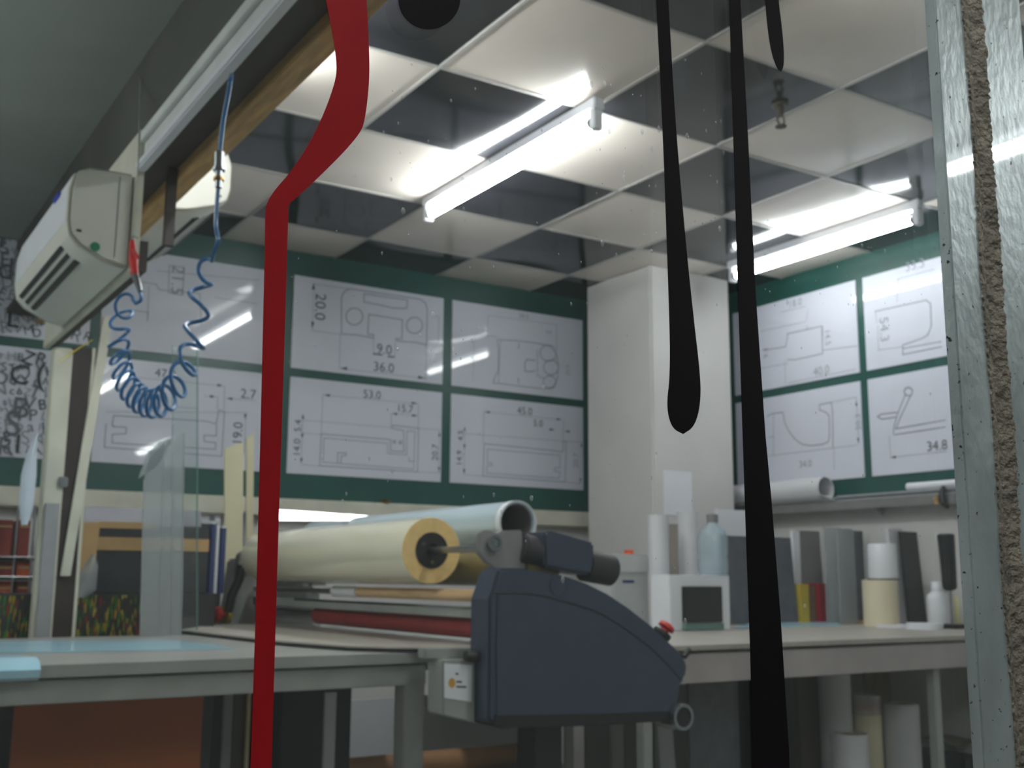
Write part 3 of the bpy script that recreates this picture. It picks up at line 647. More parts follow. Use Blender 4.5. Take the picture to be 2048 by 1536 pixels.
# ================================================================== LAMINATOR
RX = -.07
LA = thing('laminator', 'large grey roll laminating machine with cream film roll and dark end housing', 'machine', (.2, .4, 0))
def hp(pts, y): return [ony(y, *p) for p in pts]
YO = -.56
outer = [(1000, 1136), (1042, 1136), (1084, 1143), (1137, 1154), (1175, 1167), (1217, 1188), (1259, 1216), (1304, 1251), (1339, 1283), (1367, 1311), (1377, 1331), (1374, 1349), (1363, 1370), (1356, 1419), (1339, 1440), (1189, 1450), (1000, 1455), (984, 1452), (976, 1438), (978, 1199), (985, 1181), (993, 1153)]
ho = put('housing', M().prism(hp(outer, YO), (0, .095, 0)), HOUSE, LA, bevel=.008)
cover = [(996, 1189), (1049, 1190), (1091, 1196), (1154, 1213), (1203, 1231), (1259, 1266), (1304, 1301), (1339, 1336), (1360, 1362), (1354, 1405), (1340, 1424), (1180, 1430), (994, 1432), (992, 1300)]
put('side_cover', M().prism(hp(cover, YO-.004), (0, .005, 0)), HOUSE, ho, bevel=.002)
seam = cat(hp([(985, 1186), (1049, 1187), (1091, 1193), (1154, 1210), (1203, 1228), (1259, 1263), (1304, 1298), (1339, 1333), (1364, 1362)], YO-.0005), 4)
put('cover_seam', M().tube(seam, .0016, 6), HOUSED, ho)
put('base_skirt', M().prism(hp([(990, 1428), (1342, 1422), (1338, 1442), (1189, 1452), (1004, 1457), (988, 1452)], YO-.005), (0, .10, 0)), HOUSED, ho, bevel=.003)
p = ony(YO, 1117, 1172); put('round_plug', M().ring((p.x, YO-.0015, p.z), (p.x, YO+.001, p.z), .028, .0265).cyl((p.x, YO-.001, p.z), (p.x, YO+.001, p.z), .025, n=28), HOUSE, ho)
# emergency stop on the slope
def estop(c, d, parent, ring_mat, rr=.02, s=1):
    c = Vector(c); d = Vector(d).normalized()
    b = put('stop_collar', M().cyl(c, c+d*.012*s, rr*1.25, n=20), ring_mat, parent)
    put('stop_button', M().tube([c+d*.012*s, c+d*.024*s, c+d*.03*s, c+d*.042*s, c+d*.048*s], [rr*.55, rr*.6, rr*1.1, rr*1.05, rr*.6], 20), REDP, b)
p = ony(YO+.06, 1322, 1270); estop(p, (.62, -.15, .78), LA, HOUSED, .022, .8)
p = ony(YO+.02, 1373, 1306); put('small_switch', M().cyl(p+Vector((-.01, 0, -.01)), p+Vector((.012, 0, .008)), .008, n=12), HOUSED, LA)
# end roller at the lower right corner of the housing
p = ony(YO-.02, 1365, 1434); put('end_roller', M().cyl((p.x, p.y, p.z), (p.x, p.y+.12, p.z), .026, n=24), HOUSED, LA)
put('end_roller_ring', M().ring((p.x, p.y-.006, p.z), (p.x, p.y+.01, p.z), .035, .0265), CHROME, LA)
put('end_roller_bracket', M().prism(hp([(1300, 1432), (1352, 1408), (1362, 1420), (1352, 1460), (1325, 1455)], YO+.05), (0, .02, 0)), BRKT, LA, bevel=.002)
# left knob, side box and label
p = ony(YO+.05, 946, 1313); put('side_knob', M().cyl(p+Vector((.01, 0, -.0)), p+Vector((-.022, 0, .002)), .017, .012, n=16), HOUSED, LA)
bx = [ony(YO+.06, 886, 1320), ony(YO+.06, 950, 1320), ony(YO+.06, 950, 1446), ony(YO+.06, 886, 1430)]
sb = put('switch_box', M().prism(bx, (0, .08, 0)), GREYM, LA, bevel=.003)
lb = [ony(YO+.058, 889, 1327), ony(YO+.058, 944, 1330), ony(YO+.058, 943, 1404), ony(YO+.058, 889, 1396)]
lbl = put('paper_label', M().prism(lb, (0, .002, 0)), WPLAST, sb)
p = ony(YO+.0575, 904, 1368); cl = Ink(1, YO+.058, .001, lambda q: q)
o_ = Ink(1, YO+.058, .0006, lambda q: q)
def blob(mk, x, y, w_, h_):
    A = [mk.P((x-w_/2, y-h_/2)), mk.P((x+w_/2, y-h_/2)), mk.P((x+w_/2, y+h_/2)), mk.P((x-w_/2, y+h_/2))]; mk.add(A, [(0, 1, 2, 3)])
blob(o_, 904, 1366, 11, 18); YM = pm('orange_print', (206, 150, 60), .5)
# print of the label is flat, so it belongs to the label's own sheet
put('label_logo', M().prism([ony(YO+.0575, 904+7*math.cos(2*PI*i/14), 1366+10*math.sin(2*PI*i/14)) for i in range(14)], (0, .0006, 0)), YM, sb, smooth=False)
for k, (xa, xb, yy) in enumerate(((913, 924, 1364), (913, 933, 1374), (911, 917, 1348))):
    put('label_print', M().prism([ony(YO+.0575, xa, yy-2.5), ony(YO+.0575, xb, yy-2.0), ony(YO+.0575, xb, yy+2), ony(YO+.0575, xa, yy+1.5)], (0, .0006, 0)), INKD, sb, smooth=False)
put('cross_bar', M().prism([ony(YO+.1, 850, 1297), ony(YO+.1, 950, 1297), ony(YO+.1, 950, 1320), ony(YO+.1, 850, 1318)], (0, .04, 0)), GREYM, LA, bevel=.003)
# bracket plate, bearing, gear motor
yb = -.46
put('bearing_bracket', M().prism(hp([(958, 1068), (966, 1061), (982, 1061), (992, 1068), (1006, 1061), (1044, 1060), (1052, 1138), (992, 1140), (972, 1124), (956, 1104)], yb), (0, .018, 0)), BRKT, LA, bevel=.003)
p = ony(yb, 986, 1086); be = put('bearing', M().ring((p.x, yb-.012, p.z), (p.x, yb+.001, p.z), .021, .014).ring((p.x, yb-.009, p.z), (p.x, yb, p.z), .0125, .008), CHROME, LA)
put('bearing_bolt', M().cyl((p.x, yb-.011, p.z), (p.x, yb, p.z), .0075, n=14), CHROME, be)
ym = -.45
mo = put('gear_motor', M().cyl(ony(ym, 1040, 1096), ony(ym, 1092, 1108), .040, n=28), MOTOR, LA, bevel=.004)
put('motor_body', M().prism(hp([(1088, 1064), (1106, 1062), (1190, 1086), (1188, 1130), (1182, 1150), (1150, 1146), (1090, 1134)], ym-.045), (0, .09, 0)), HOUSE, mo, bevel=.007)
put('motor_cap', M().cyl(ony(ym, 1165, 1130), ony(ym, 1224, 1141), .044, n=28), MOTOR, mo, bevel=.006)
# film roll
RZ = ony(-.13, 870, 1101).z; R1 = .094; ya, yb2 = -.13, 1.21
fr = put('film_roll', M().ring((RX, ya, RZ), (RX, yb2, RZ), R1, .05, 48), FILM, LA)
put('film_edge', M().ring((RX, ya-.0015, RZ), (RX, ya+.0005, RZ), R1-.001, .05, 48), FILMEND, fr)
put('roll_core', M().ring((RX, ya-.006, RZ), (RX, ya+.05, RZ), .0515, .02, 36).cyl((RX, ya+.004, RZ), (RX, ya+.01, RZ), .045, n=36), CORE, fr)
for an in (.5, 2.6, 4.7): put('core_bolt', M().cyl((RX+.034*math.cos(an), ya-.009, RZ+.034*math.sin(an)), (RX+.034*math.cos(an), ya, RZ+.034*math.sin(an)), .005, n=10), CHROME, fr)
put('roll_shaft', M().cyl((RX, -.455, RZ), (RX, 1.44, RZ), .0095, n=16), STEEL, LA)
# second, hollow pale roll behind
TXc = .23; tz = ony(-.1, 1046, 1047).z; ty0 = -.12
tr = put('pale_roll', M().ring((TXc, ty0, tz), (TXc, 1.42, tz), .066, .059, 44), BLUEW, LA)
put('roll_rim', M().ring((TXc, ty0-.003, tz), (TXc, ty0+.02, tz), .0675, .064, 44), WPLAST, tr)
put('pale_roll_liner', M().ring((TXc, ty0+.01, tz), (TXc, 1.4, tz), .0588, .056, 36), MIDGREY, tr)
for y0, y1 in ((-.40, -.2), (1.38, 1.44)):
    pass
put('roll_cradle', M().prism([(TXc-.05, ty0+.03, tz-.06), (TXc+.05, ty0+.03, tz-.06), (TXc+.03, ty0+.03, tz-.2), (TXc-.03, ty0+.03, tz-.2)], (0, .03, 0)), BRKT, LA)
put('roll_cradle', M().prism([(TXc-.05, 1.38, tz-.06), (TXc+.05, 1.38, tz-.06), (TXc+.03, 1.38, tz-.2), (TXc-.03, 1.38, tz-.2)], (0, .03, 0)), BRKT, LA)
def loose_film_glint():
    """loose glossy film end atop the cream roll, bent to mirror the middle lamp"""
    m = M(); n = 24; p = ony(1.0, 540, 1041); L = .56; vs = []
    lamp = MIDLAMP
    for i in range(n+1):
        u = i/n; nr = ((CAM-p).normalized()+(lamp-p).normalized()).normalized(); t = Vector((-nr.y, nr.x, 0)).normalized(); up = t.cross(nr)*-1
        if up.z < 0: up = -up
        if i: p = p+t*(L/n)+up*.0009
        w_ = .052*(1-u)**.7
        for k in range(5): vs.append(p+up*w_*k/4)
    m.add(vs, [(i*5+k, i*5+k+1, i*5+k+6, i*5+k+5) for i in range(n) for k in range(4)]); return m
put('loose_film_glint', loose_film_glint(), pm('glossy_film_web', (214, 218, 220), .1, noise=.02, coat=1), LA, solid=.0006)  # strip shaped so the lamp shows in it as a bright streak
# brown release roll, dowel, bar, red roller
p = ony(-.2, 955, 1135); put('release_roll', M().cyl((p.x+.05, -.463, p.z), (p.x+.05, 1.4, p.z), .052, n=32), pm('olive_film_roll', (112, 98, 56), .3, noise=.1), LA)
p = ony(-.3, 945, 1191)
dw = put('feed_dowel', M().cyl((p.x, -.463, p.z), (p.x, .42, p.z), .0165, n=20), DOWEL, LA)
put('dowel_sleeve', M().cyl((p.x, .43, p.z), (p.x, .62, p.z), .0185, n=20), WPLAST, LA)
put('dowel_core', M().cyl((p.x, .42, p.z), (p.x, 1.4, p.z), .010, n=14), STEEL, LA)
p = ony(-.3, 945, 1224)
put('guide_bar', M().box((p.x-.012, -.463, p.z-.016), (p.x+.06, 1.40, p.z+.012)), GREYM, LA, bevel=.002)
put('guide_bar_edge', M().box((p.x-.016, -.463, p.z+.008), (p.x-.004, .95, p.z+.015)), CHROME, LA)
p = ony(-.3, 945, 1257)
put('pinch_roller', M().cyl((p.x+.045, -.463, p.z), (p.x+.045, .86, p.z), .031, n=32), REDR, LA)
put('roller_journal', M().cyl((p.x+.045, .86, p.z), (p.x+.045, 1.4, p.z), .018, n=20), STEEL, LA)
FZ = .888
fb = [onz(FZ, 362, 1263), onz(FZ, 571, 1287), onz(FZ, 690, 1296), onz(FZ, 790, 1299), (-.09, -.40, FZ), (.02, -.40, FZ), (.02, 1.3, FZ), (-.25, 1.25, FZ)]
fbm = put('feed_board', M().prism([(q[0], q[1], FZ+.002) for q in fb], (0, 0, .005)), BENCHM, LA, smooth=False)
put('feed_board_edge', M().prism([(q[0]*.995+.002, q[1]+.004, FZ-.006) for q in fb], (0, 0, .008)), BLACKSTEEL, fbm, smooth=False)
put('main_beam', M().box((.03, -.463, .80), (.33, 1.42, .875)), GREYM, LA, bevel=.004)
# far end housing
fh = [(452, 1268), (644, 1268), (640, 1185), (600, 1150), (545, 1128), (515, 1112), (478, 1118), (470, 1190)]
fe = put('far_housing', M().prism(hp(fh, 1.42), (0, .15, 0)), GREYM, LA, bevel=.008)
put('far_bracket', M().prism(hp([(477, 1130), (480, 1108), (490, 1100), (505, 1104), (512, 1125), (500, 1150), (480, 1150)], 1.37), (0, .05, 0)), BRKT, LA, bevel=.004)
put('crank_arm', M().tube(hp([(483, 1130), (478, 1160), (462, 1192), (455, 1225)], 1.35), .017, 12), HOUSED, LA)
p = ony(1.45, 456, 1229); estop(p, (-1, -.12, 0), LA, YELP, .03, 1.3)
# stand
for x0, y0 in ((.05, -.48), (.05, 1.44)):
    put('stand_leg', M().box((x0, y0, .02), (x0+.09, y0+.08, .80)), BLACKSTEEL, LA, bevel=.003)
    put('stand_foot', M().box((x0-.2, y0, 0), (x0+.3, y0+.08, .03)), BLACKSTEEL, LA, bevel=.003)

# ================================================================== RIGHT BENCH
BZ = .873; BY = -.31; BX0 = .585
bn = thing('work_bench', 'pale laminate bench with grey apron against the right wall', 'bench', (1.8, .5, 0))
put('benchtop', M().box((BX0, BY, BZ-.016), (XR-.005, 1.36, BZ)), BENCHM, bn, bevel=.002)
put('apron', M().box((BX0, BY+.012, BZ-.115), (XR-.03, BY+.04, BZ-.026)), APRON, bn, bevel=.002)
put('apron', M().box((BX0, BY+.04, BZ-.115), (BX0+.03, 1.33, BZ-.026)), APRON, bn)
put('apron', M().box((BX0+.03, 1.31, BZ-.115), (XR-.03, 1.34, BZ-.026)), APRON, bn)
for x0 in (BX0, ony(BY+.05, 1866, 1400).x):
    for y0 in (BY+.041, 1.27): put('leg', M().box((x0, y0, 0), (x0+.035, y0+.035, BZ-.06)), GREYM, bn, bevel=.002)

GB = 'things standing on the right bench'
def span(x0, x1, y, py): a = ony(y, x0, py); b = ony(y, x1, py); return a.x, b.x
def top(py, y, px): return ony(y, px, py).z
def disc(x0, x1, y, py):
    """centre x and radius of an upright round thing seen between two columns"""
    q = ony(y, (x0+x1)/2, py); return q.x, (x1-x0)/2*((q-CAM).dot(FW))/F*.985
def slab(name, mat, x0, x1, py_top, y, th, label, cat, base=BZ, lean=0, pyb=1240, bevel=.001, group=None):
    a, b = span(x0, x1, y, pyb); z = top(py_top, y, (x0+x1)/2)
    m = M().prism([(a, y, base), (b, y, base), (b, y+lean, z), (a, y+lean, z)], (0, th, 0))
    return tag(put(name, m, mat, bevel=bevel), label, cat, group)
def roll(name, mat, x0, x1, py_top, y, label, base=BZ, pyb=1240, hollow=True, group=None, cat='roll', core=KRAFT):
    c, r = disc(x0, x1, y, pyb); z = top(py_top, y, (x0+x1)/2)
    t = thing(name, label, cat, (c, y, base), group)
    put('sheet_roll', M().ring((c, y, base), (c, y, z), r, r*.55, 32), mat, t)
    put('core', M().ring((c, y, base+.001), (c, y, z-.004), r*.56, r*.46, 24), core, t)
    return t
WR = 'white vinyl rolls on the bench'
roll('vinyl_roll', WROLL, 1299, 1341, 1030, .62, 'white vinyl roll standing leftmost on the bench beside the pillar', group=WR)
roll('vinyl_roll', WROLL, 1358, 1400, 1024, .92, 'white vinyl roll behind the plastic bottle on the bench', group=WR)
slab('brown_strip', pm('taupe_board', (150, 140, 132), .5), 1340, 1360, 1048, .86, .02, 'narrow taupe board between the white rolls on the bench', 'board')
slab('white_board', WPLAST, 1440, 1500, 1020, 1.0, .02, 'white board standing behind the charcoal board on the bench', 'board')
slab('charcoal_board', DKGREY, 1458, 1597, 1073, .80, .018, 'large charcoal board standing upright behind the tall black drip', 'board', lean=.03)
slab('white_board', WPLAST, 1592, 1606, 1062, .90, .02, 'white edge of a board right of the charcoal board', 'board')
# white carton with a black square sheet in front
a, b = span(1340, 1462, .42, 1260); z = top(1150, .42, 1400)
t = thing('display_box', 'white box with a black square front on the bench', 'box', ((a+b)/2, .42, BZ))
m = M().box((a, .42, BZ), (b, .53, z)); put('carton', m, WPLAST, t, bevel=.004)
c, e = span(1365, 1443, .415, 1210); z0, z1 = top(1245, .415, 1400), top(1173, .415, 1400)
put('black_panel', M().box((c, .408, z0), (e, .42, z1)), CORE, t, bevel=.002)
put('glass_strip', M().box((c, .404, BZ+.003), (e, .42, z0-.004)), GEDGE, t)
# bottle on the box
bt = thing('water_bottle', 'pale blue plastic bottle standing on the white box', 'bottle', (0, 0, 0))
c, r = disc(1396, 1456, .465, 1100); zz = z; ztop = top(1028, 0.465, 1420); hh = ztop-zz; bt.location = (c, .465, zz); ORG[bt] = Vector((c, .465, zz))
put('bottle_body', M().lathe((c, .465, zz), [(r*.9, 0), (r, .02), (r, hh*.25), (r*.92, hh*.3), (r, hh*.36), (r, hh*.62), (r*.85, hh*.72), (r*.4, hh*.82), (r*.33, hh*.88)]), BOTTLE, bt)
put('bottle_cap', M().lathe((c, .465, zz+hh*.86), [(r*.4, 0), (r*.4, hh*.13), (r*.3, hh*.14)]), MIDGREY, bt)
# books
slab('book', BOOKY, 1603, 1620, 1168, .80, .09, 'yellow book standing upright beside the charcoal board', 'book', group='books on the bench')
slab('book', BOOKB, 1621, 1634, 1170, .80, .09, 'brown book standing between the yellow and crimson books', 'book', group='books on the bench')
slab('book', BOOKR, 1641, 1661, 1167, .78, .1, 'crimson book standing upright on the bench', 'book', group='books on the bench')
# clear and grey sheets
slab('frosted_sheet', MIDGREY, 1606, 1662, 1062, 1.0, .006, 'grey frosted sheet standing behind the books', 'sheet', lean=.02)
slab('acrylic_sheet', ACRYL, 1655, 1690, 1055, .66, .006, 'left clear acrylic sheet standing beside the crimson book', 'sheet', group='clear acrylic sheets')
slab('acrylic_sheet', ACRYL, 1682, 1716, 1060, .60, .006, 'right clear acrylic sheet standing before the grey panel', 'sheet', group='clear acrylic sheets')
slab('upright_board', MIDGREY, 1690, 1712, 1058, .75, .02, 'narrow grey panel standing behind the acrylic sheets', 'board')
slab('dark_board', DKGREY, 1712, 1734, 1062, .70, .012, 'dark grey panel left of the small white tub', 'board')
slab('pale_board', WROLL, 1734, 1794, 1060, .76, .012, 'pale panel standing behind the small white tub', 'board')
p0, p1 = ony(.745, 1761, 1057), ony(.745, 1786, 1073); tag(put('black_tag', M().box((p0.x, .752, p1.z), (p1.x, .759, p0.z)), CORE), 'small black tag on the pale panel above the white tub', 'tag')
roll('cream_tape_roll', CREAMR, 1728, 1798, 1160, .38, 'thick cream roll standing under the white tub', cat='roll')
c, r = disc(1736, 1794, .38, 1120); z0 = top(1158, .38, 1765); z1 = top(1088, .38, 1765)
zr = top(1160, .38, 1763)
t = thing('white_tub', 'white tub standing on the cream roll', 'tub', (c, .38, zr))
put('tub_body', M().lathe((c, .38, zr+.006), [(r*.97, 0), (r, .01), (r*.96, z1-zr-.012), (r*.9, z1-zr-.006)]), WPLAST, t)
put('tub_base', M().lathe((c, .38, zr), [(r*1.08, 0), (r*1.08, .006)]), CORE, t)
slab('white_strip', WROLL, 1796, 1826, 1058, .44, .02, 'white upright strip right of the white tub', 'board', lean=.03)
slab('dark_board', DARK, 1820, 1876, 1064, .40, .012, 'dark board standing behind the white bottle', 'board', lean=.03)
slab('dark_board', DKGREY, 1868, 1905, 1062, .46, .012, 'charcoal board behind the roller brush', 'board', lean=.02)
def bottle(x0, x1, py, y, mat, label, capm):
    c, r = disc(x0, x1, y, 1215); h = top(py, y, (x0+x1)/2)-BZ
    t = thing('squeeze_bottle', label, 'bottle', (c, y, BZ), 'small bottles on the bench')
    put('bottle_body', M().lathe((c, y, BZ), [(r*.95, 0), (r, .006), (r, h*.62), (r*.92, h*.7), (r*.5, h*.78), (r*.45, h*.8)]), mat, t)
    put('bottle_cap', M().lathe((c, y, BZ+h*.79), [(r*.52, 0), (r*.5, h*.18), (r*.4, h*.21)]), capm, t)
bottle(1855, 1897, 1163, .22, WPLAST, 'white bottle standing left of the roller brush', WPLAST)
bottle(1905, 1945, 1163, .24, pm('pale_yellow_plastic', (224, 222, 170), .4), 'pale yellow bottle half behind the steel post', WPLAST)
p = ony(.10, 1905, 1250); zt = top(1068, .10, 1898); zm = top(1178, .10, 1900)
t = thing('roller_brush', 'black roller brush standing on a rod beside the steel post', 'brush', (p.x, .10, BZ))
put('brush_base', M().box((p.x-.045, .05, BZ), (p.x+.055, .16, BZ+.018)), CORE, t, bevel=.004)
put('rod', M().cyl((p.x, .10, BZ+.018), (p.x, .10, zm), .006, n=12), STEEL, t)
put('brush_head', M().tube([(p.x, .1, zm-.004), (p.x-.002, .1, zm+.006), (p.x-.008, .1, zt-.006), (p.x-.008, .1, zt)], [.022, .03, .036, .03], 24), CORE, t)
p = onz(BZ, 1835, 1240)
for k in range(3):
    tag(put('tape_ring', M().ring((2.42+.005*k, .12+.16*(k == 2), BZ+.0125*(k if k < 2 else 0)), (2.42+.005*k, .12+.16*(k == 2), BZ+.012+.0125*(k if k < 2 else 0)), .075, .05, 32), WPLAST), ('lower white tape ring lying flat on the bench', 'upper white tape ring lying flat on another ring', 'white tape ring lying flat behind the two stacked rings')[k], 'tape', 'white tape rings')
p = onz(BZ, 1725, 1246)
tag(put('paper_scraps', M().obox((p.x, p.y, BZ+.006), Vector((.11, .03, 0)), Vector((-.02, .05, 0)), Vector((0, 0, .006))), KRAFT, bevel=.002), 'flat tan cardboard piece lying before the cream roll', 'cardboard')
q = [onz(BZ, *p_)[:2] for p_ in ((1430, 1254), (1640, 1250), (1630, 1242), (1470, 1244))]
sheet('film_sheet', [(x_, y_-.12) for x_, y_ in q], BZ+.0005, LBLUE, 'pale blue film sheet lying on the right bench', 'sheet', .004)
# grey cabinet with orange switch
a, b = span(1226, 1298, .75, 1200); z = top(1108, .75, 1262)
t = thing('control_cabinet', 'light grey control box with an orange switch behind the laminator motor', 'box', ((a+b)/2, .75, BZ))
put('cabinet_body', M().box((a, .75, BZ), (b, 1.0, z)), GREYM if False else pm('light_grey_case', (176, 178, 178), .45), t, bevel=.006)
put('cabinet_lid', M().box((a-.003, .745, z-.08), (b+.003, 1.003, z-.002)), pm('lid_grey', (190, 192, 192), .45), t, bevel=.006)
p = ony(.75, 1277, 1106); put('orange_switch', M().cyl((p.x-.02, .79, z), (p.x-.02, .79, z+.018), .02, n=18), pm('orange_plastic', (220, 84, 40), .4), t)
p = ony(.745, 1258, 1163); put('logo_mark', M().box((p.x-.03, .7485, p.z-.006), (p.x+.03, .751, p.z+.006)), BLUEPR, t)

# paper taped on the pillar
a = ony(1.38, 1326, 940); b = ony(1.38, 1384, 1032); tag(put('taped_paper', M().box((a.x, 1.376, b.z), (b.x, 1.3795, a.z)), WPLAST), 'blank white paper taped on the front of the white pillar', 'paper')
# ------------------------------------------------------------------ right wall shelf and what lies on it
SZ = 1.452
sh = thing('wall_shelf', 'narrow grey shelf along the right wall under the posters', 'shelf', (XR-.1, .5, SZ-.02))
put('shelf_board', M().box((XR-.105, -.3, SZ-.02), (XR, 1.75, SZ)), MIDGREY, sh, bevel=.002)
put('shelf_lip', M().box((XR-.11, -.3, SZ-.04), (XR-.104, 1.75, SZ-.001)), MIDGREY, sh)
for y_ in (-.1, .6, 1.5): put('shelf_bracket', M().prism([(XR-.10, y_, SZ-.021), (XR-.001, y_, SZ-.021), (XR-.001, y_, SZ-.07)], (0, .012, 0)), GREYM, sh)
for k, (y0, y1, xx, mt, lab) in enumerate(((-.3, .98, XR-.018, RAILG, 'grey aluminium profile at the back of the wall shelf'), (-.3, .75, XR-.052, RAILW, 'white profile strip in the middle of the wall shelf'), (-.3, .80, XR-.086, RAILG, 'grey aluminium profile at the front of the wall shelf'))):
    t = tag(put('profile_strip', M().box((xx-.015, y0, SZ+.0005), (xx+.015, y1, SZ+.03)), mt, bevel=.002), lab, 'profile', 'profile strips on the wall shelf')
    put('profile_groove', M().box((xx-.0158, y0, SZ+.011), (xx-.0145, y1, SZ+.019)), ACGREY, t)
tag(put('white_tube', M().cyl((XR-.07, -.3, SZ+.049), (XR-.07, .40, SZ+.049), .018, n=18), WPLAST), 'short white tube lying on the profiles by the steel post', 'tube')
p = onx(XR-.115, 1890, 1000); t = thing('spring_clamp', 'black spring clamp hooked on the shelf edge near the post', 'clamp', p)
put('clamp_body', M().tube([p+Vector((-.004, 0, .06)), p+Vector((-.02, 0, .02)), p+Vector((-.022, -.01, -.02)), p+Vector((-.006, -.02, -.035))], [.01, .014, .014, .009], 10), CORE, t)
put('clamp_pad', M().tube([p+Vector((-.012, .035, .02)), p+Vector((-.012, .035, -.02))], .010, 10), KRAFT, t)
# rolled paper on the shelf
def curl():
    m = M(); n = 30; vs = []
    p0 = Vector((XR-.085, 1.60, SZ+.072)); p1 = Vector((XR-.085, .88, SZ+.072))
    for i in range(n+1):
        an = -2.4+i/n*(2*PI+1.7); rr = .068-.020*i/n
        for q in (p0, p1): vs.append(q+Vector((rr*math.cos(an), 0, rr*math.sin(an))))
    # a free flap at the near end
    m.add(vs, [(2*i, 2*i+1, 2*i+3, 2*i+2) for i in range(n)]); return m
pr = tag(put('paper_roll', curl(), WROLL, solid=.0015), 'loosely rolled white paper lying on the wall shelf', 'roll')
m = M(); A = Vector((XR-.15, 1.60, SZ+.034)); m.add([(XR-.145, 1.60, SZ+.035), (XR-.145, .85, SZ+.035), (XR-.09, .81, SZ+.003), (XR-.09, 1.6, SZ+.003)], [(0, 1, 2, 3)])
put('paper_flap', m, WROLL, pr, solid=.0015)
a = ony(1.9, 1478, 950)
tag(put('wall_switch', M().box((XR-.015, 1.64, 1.60), (XR, 1.70, 1.72)), CORE, bevel=.003), 'small dark switch box on the wall by the pillar', 'switch')

# ================================================================== UNDER THE RIGHT BENCH
UB = 'rolls standing under the right bench'
roll('vinyl_roll', WROLL, 1640, 1704, 1325, .30, 'tall white roll standing under the bench', base=0, pyb=1440, group=UB)
roll('vinyl_roll', WROLL, 1662, 1738, 1466, -.02, 'short white roll in front of the tall one under the bench', base=0, pyb=1520, group=UB)
t = roll('wrapped_roll', CREAMR, 1706, 1764, 1418, .25, 'cream roll with a red band under the bench', base=0, pyb=1470, group=UB)
c, r = disc(1706, 1764, .25, 1470); zz = top(1418, .25, 1735)
put('red_band', M().ring((c, .25, zz-.012), (c, .25, zz+.02), r*.97, r*.6, 28), PINKRED, t); put('clear_wrap', M().ring((c, .25, zz-.02), (c, .25, zz+.06), r*1.02, r*.9, 28), WRAP, t)
roll('vinyl_roll', WROLL, 1766, 1840, 1406, .18, 'white roll beside the red banded roll under the bench', base=0, pyb=1470, group=UB)
slab('olive_board', OLIVE, 1735, 1872, 1325, .62, .02, 'olive brown board standing behind the rolls under the bench', 'board', base=0, pyb=1430)
slab('dark_backing_board', DKGREY, 1378, 1478, 1352, .0, .012, 'large charcoal board under the left end of the bench', 'board', base=0, pyb=1440)
slab('dark_backing_board', DARK, 1478, 1640, 1340, .55, .012, 'dark board behind the tall black drip under the bench', 'board', base=0, pyb=1440)
slab('brown_plank', pm('umber_plank', (70, 58, 44), .6), 1600, 1640, 1340, .36, .03, 'narrow umber plank left of the tall white roll', 'plank', base=0, pyb=1440)
slab('dark_backing_board', DARK, 1880, 1945, 1330, .50, .012, 'dark board behind the bench leg next to the steel post', 'board', base=0, pyb=1440)
p = ony(.3, 1915, 1480); m = M()
m.grid(lambda u, v: (p.x-.16+.34*u, .18+.24*v, p.z+.02+.035*math.sin(u*7+v*2)*math.sin(PI*v)-.05*abs(u-.5)), 14, 8)
tag(put('crumpled_sack', m, pm('beige_cloth', (126, 116, 100), .8, noise=.2), solid=.006), 'crumpled beige sack on a crate beside the steel post', 'sack')
tag(put('dark_crate', M().box((p.x-.16, .16, 0), (p.x+.18, .44, p.z-.045)), DARK, bevel=.006), 'dark crate under the beige sack by the steel post', 'crate')
# under the laminator
def lean(name, mat, x0, x1, y, pyt, label, cat, th=.012, dx=0):
    a, b = span(x0, x1, y, 1500); z = top(pyt, y, (x0+x1)/2)
    return tag(put(name, M().prism([(a+dx, y, 0), (b+dx, y, 0), (b, y, z), (a, y, z)], (0, th, 0)), mat, bevel=.001), label, cat)
lean('white_offcut', WPLAST, 1310, 1340, .55, 1330, 'white offcut leaning under the laminator near the bench', 'board', dx=.05)
lean('grey_lath', GREYM, 1224, 1248, .45, 1400, 'pale grey slat right of the laminator leg', 'slat')
lean('upright_board', pm('drab_panel', (104, 104, 100), .5), 1172, 1226, .60, 1390, 'drab grey panel right of the laminator leg', 'board')
lean('upright_board', pm('taupe_panel', (110, 106, 98), .5), 1250, 1312, .62, 1390, 'taupe panel beside the white offcut under the laminator', 'board')
lean('grey_lath', GREYM, 1131, 1148, .42, 1400, 'thin grey slat touching the black laminator leg', 'slat')
lr = thing('low_rack', 'low grey rack under the laminator carrying a cardboard tube', 'rack', (.5, .9, 0))
put('rack_board', M().box((-.1, .75, .335), (1.05, 1.08, .35)), GREYM, lr)
for x_, y_ in ((-.08, .77), (1.0, .77), (-.08, 1.03), (1.0, 1.03)): put('rack_leg', M().box((x_, y_, 0), (x_+.03, y_+.03, .335)), GREYM, lr)
zt = ony(.85, 780, 1512).z
tag(put('cardboard_tube', M().ring((-.06, .85, .352+.042), (1.0, .85, .352+.042), .042, .036, 24), CARDT), 'brown cardboard tube lying on the low rack', 'tube')
lean('white_sheet', WPLAST, 697, 1040, 1.35, 1390, 'large white sheet standing behind the cardboard tube', 'sheet')
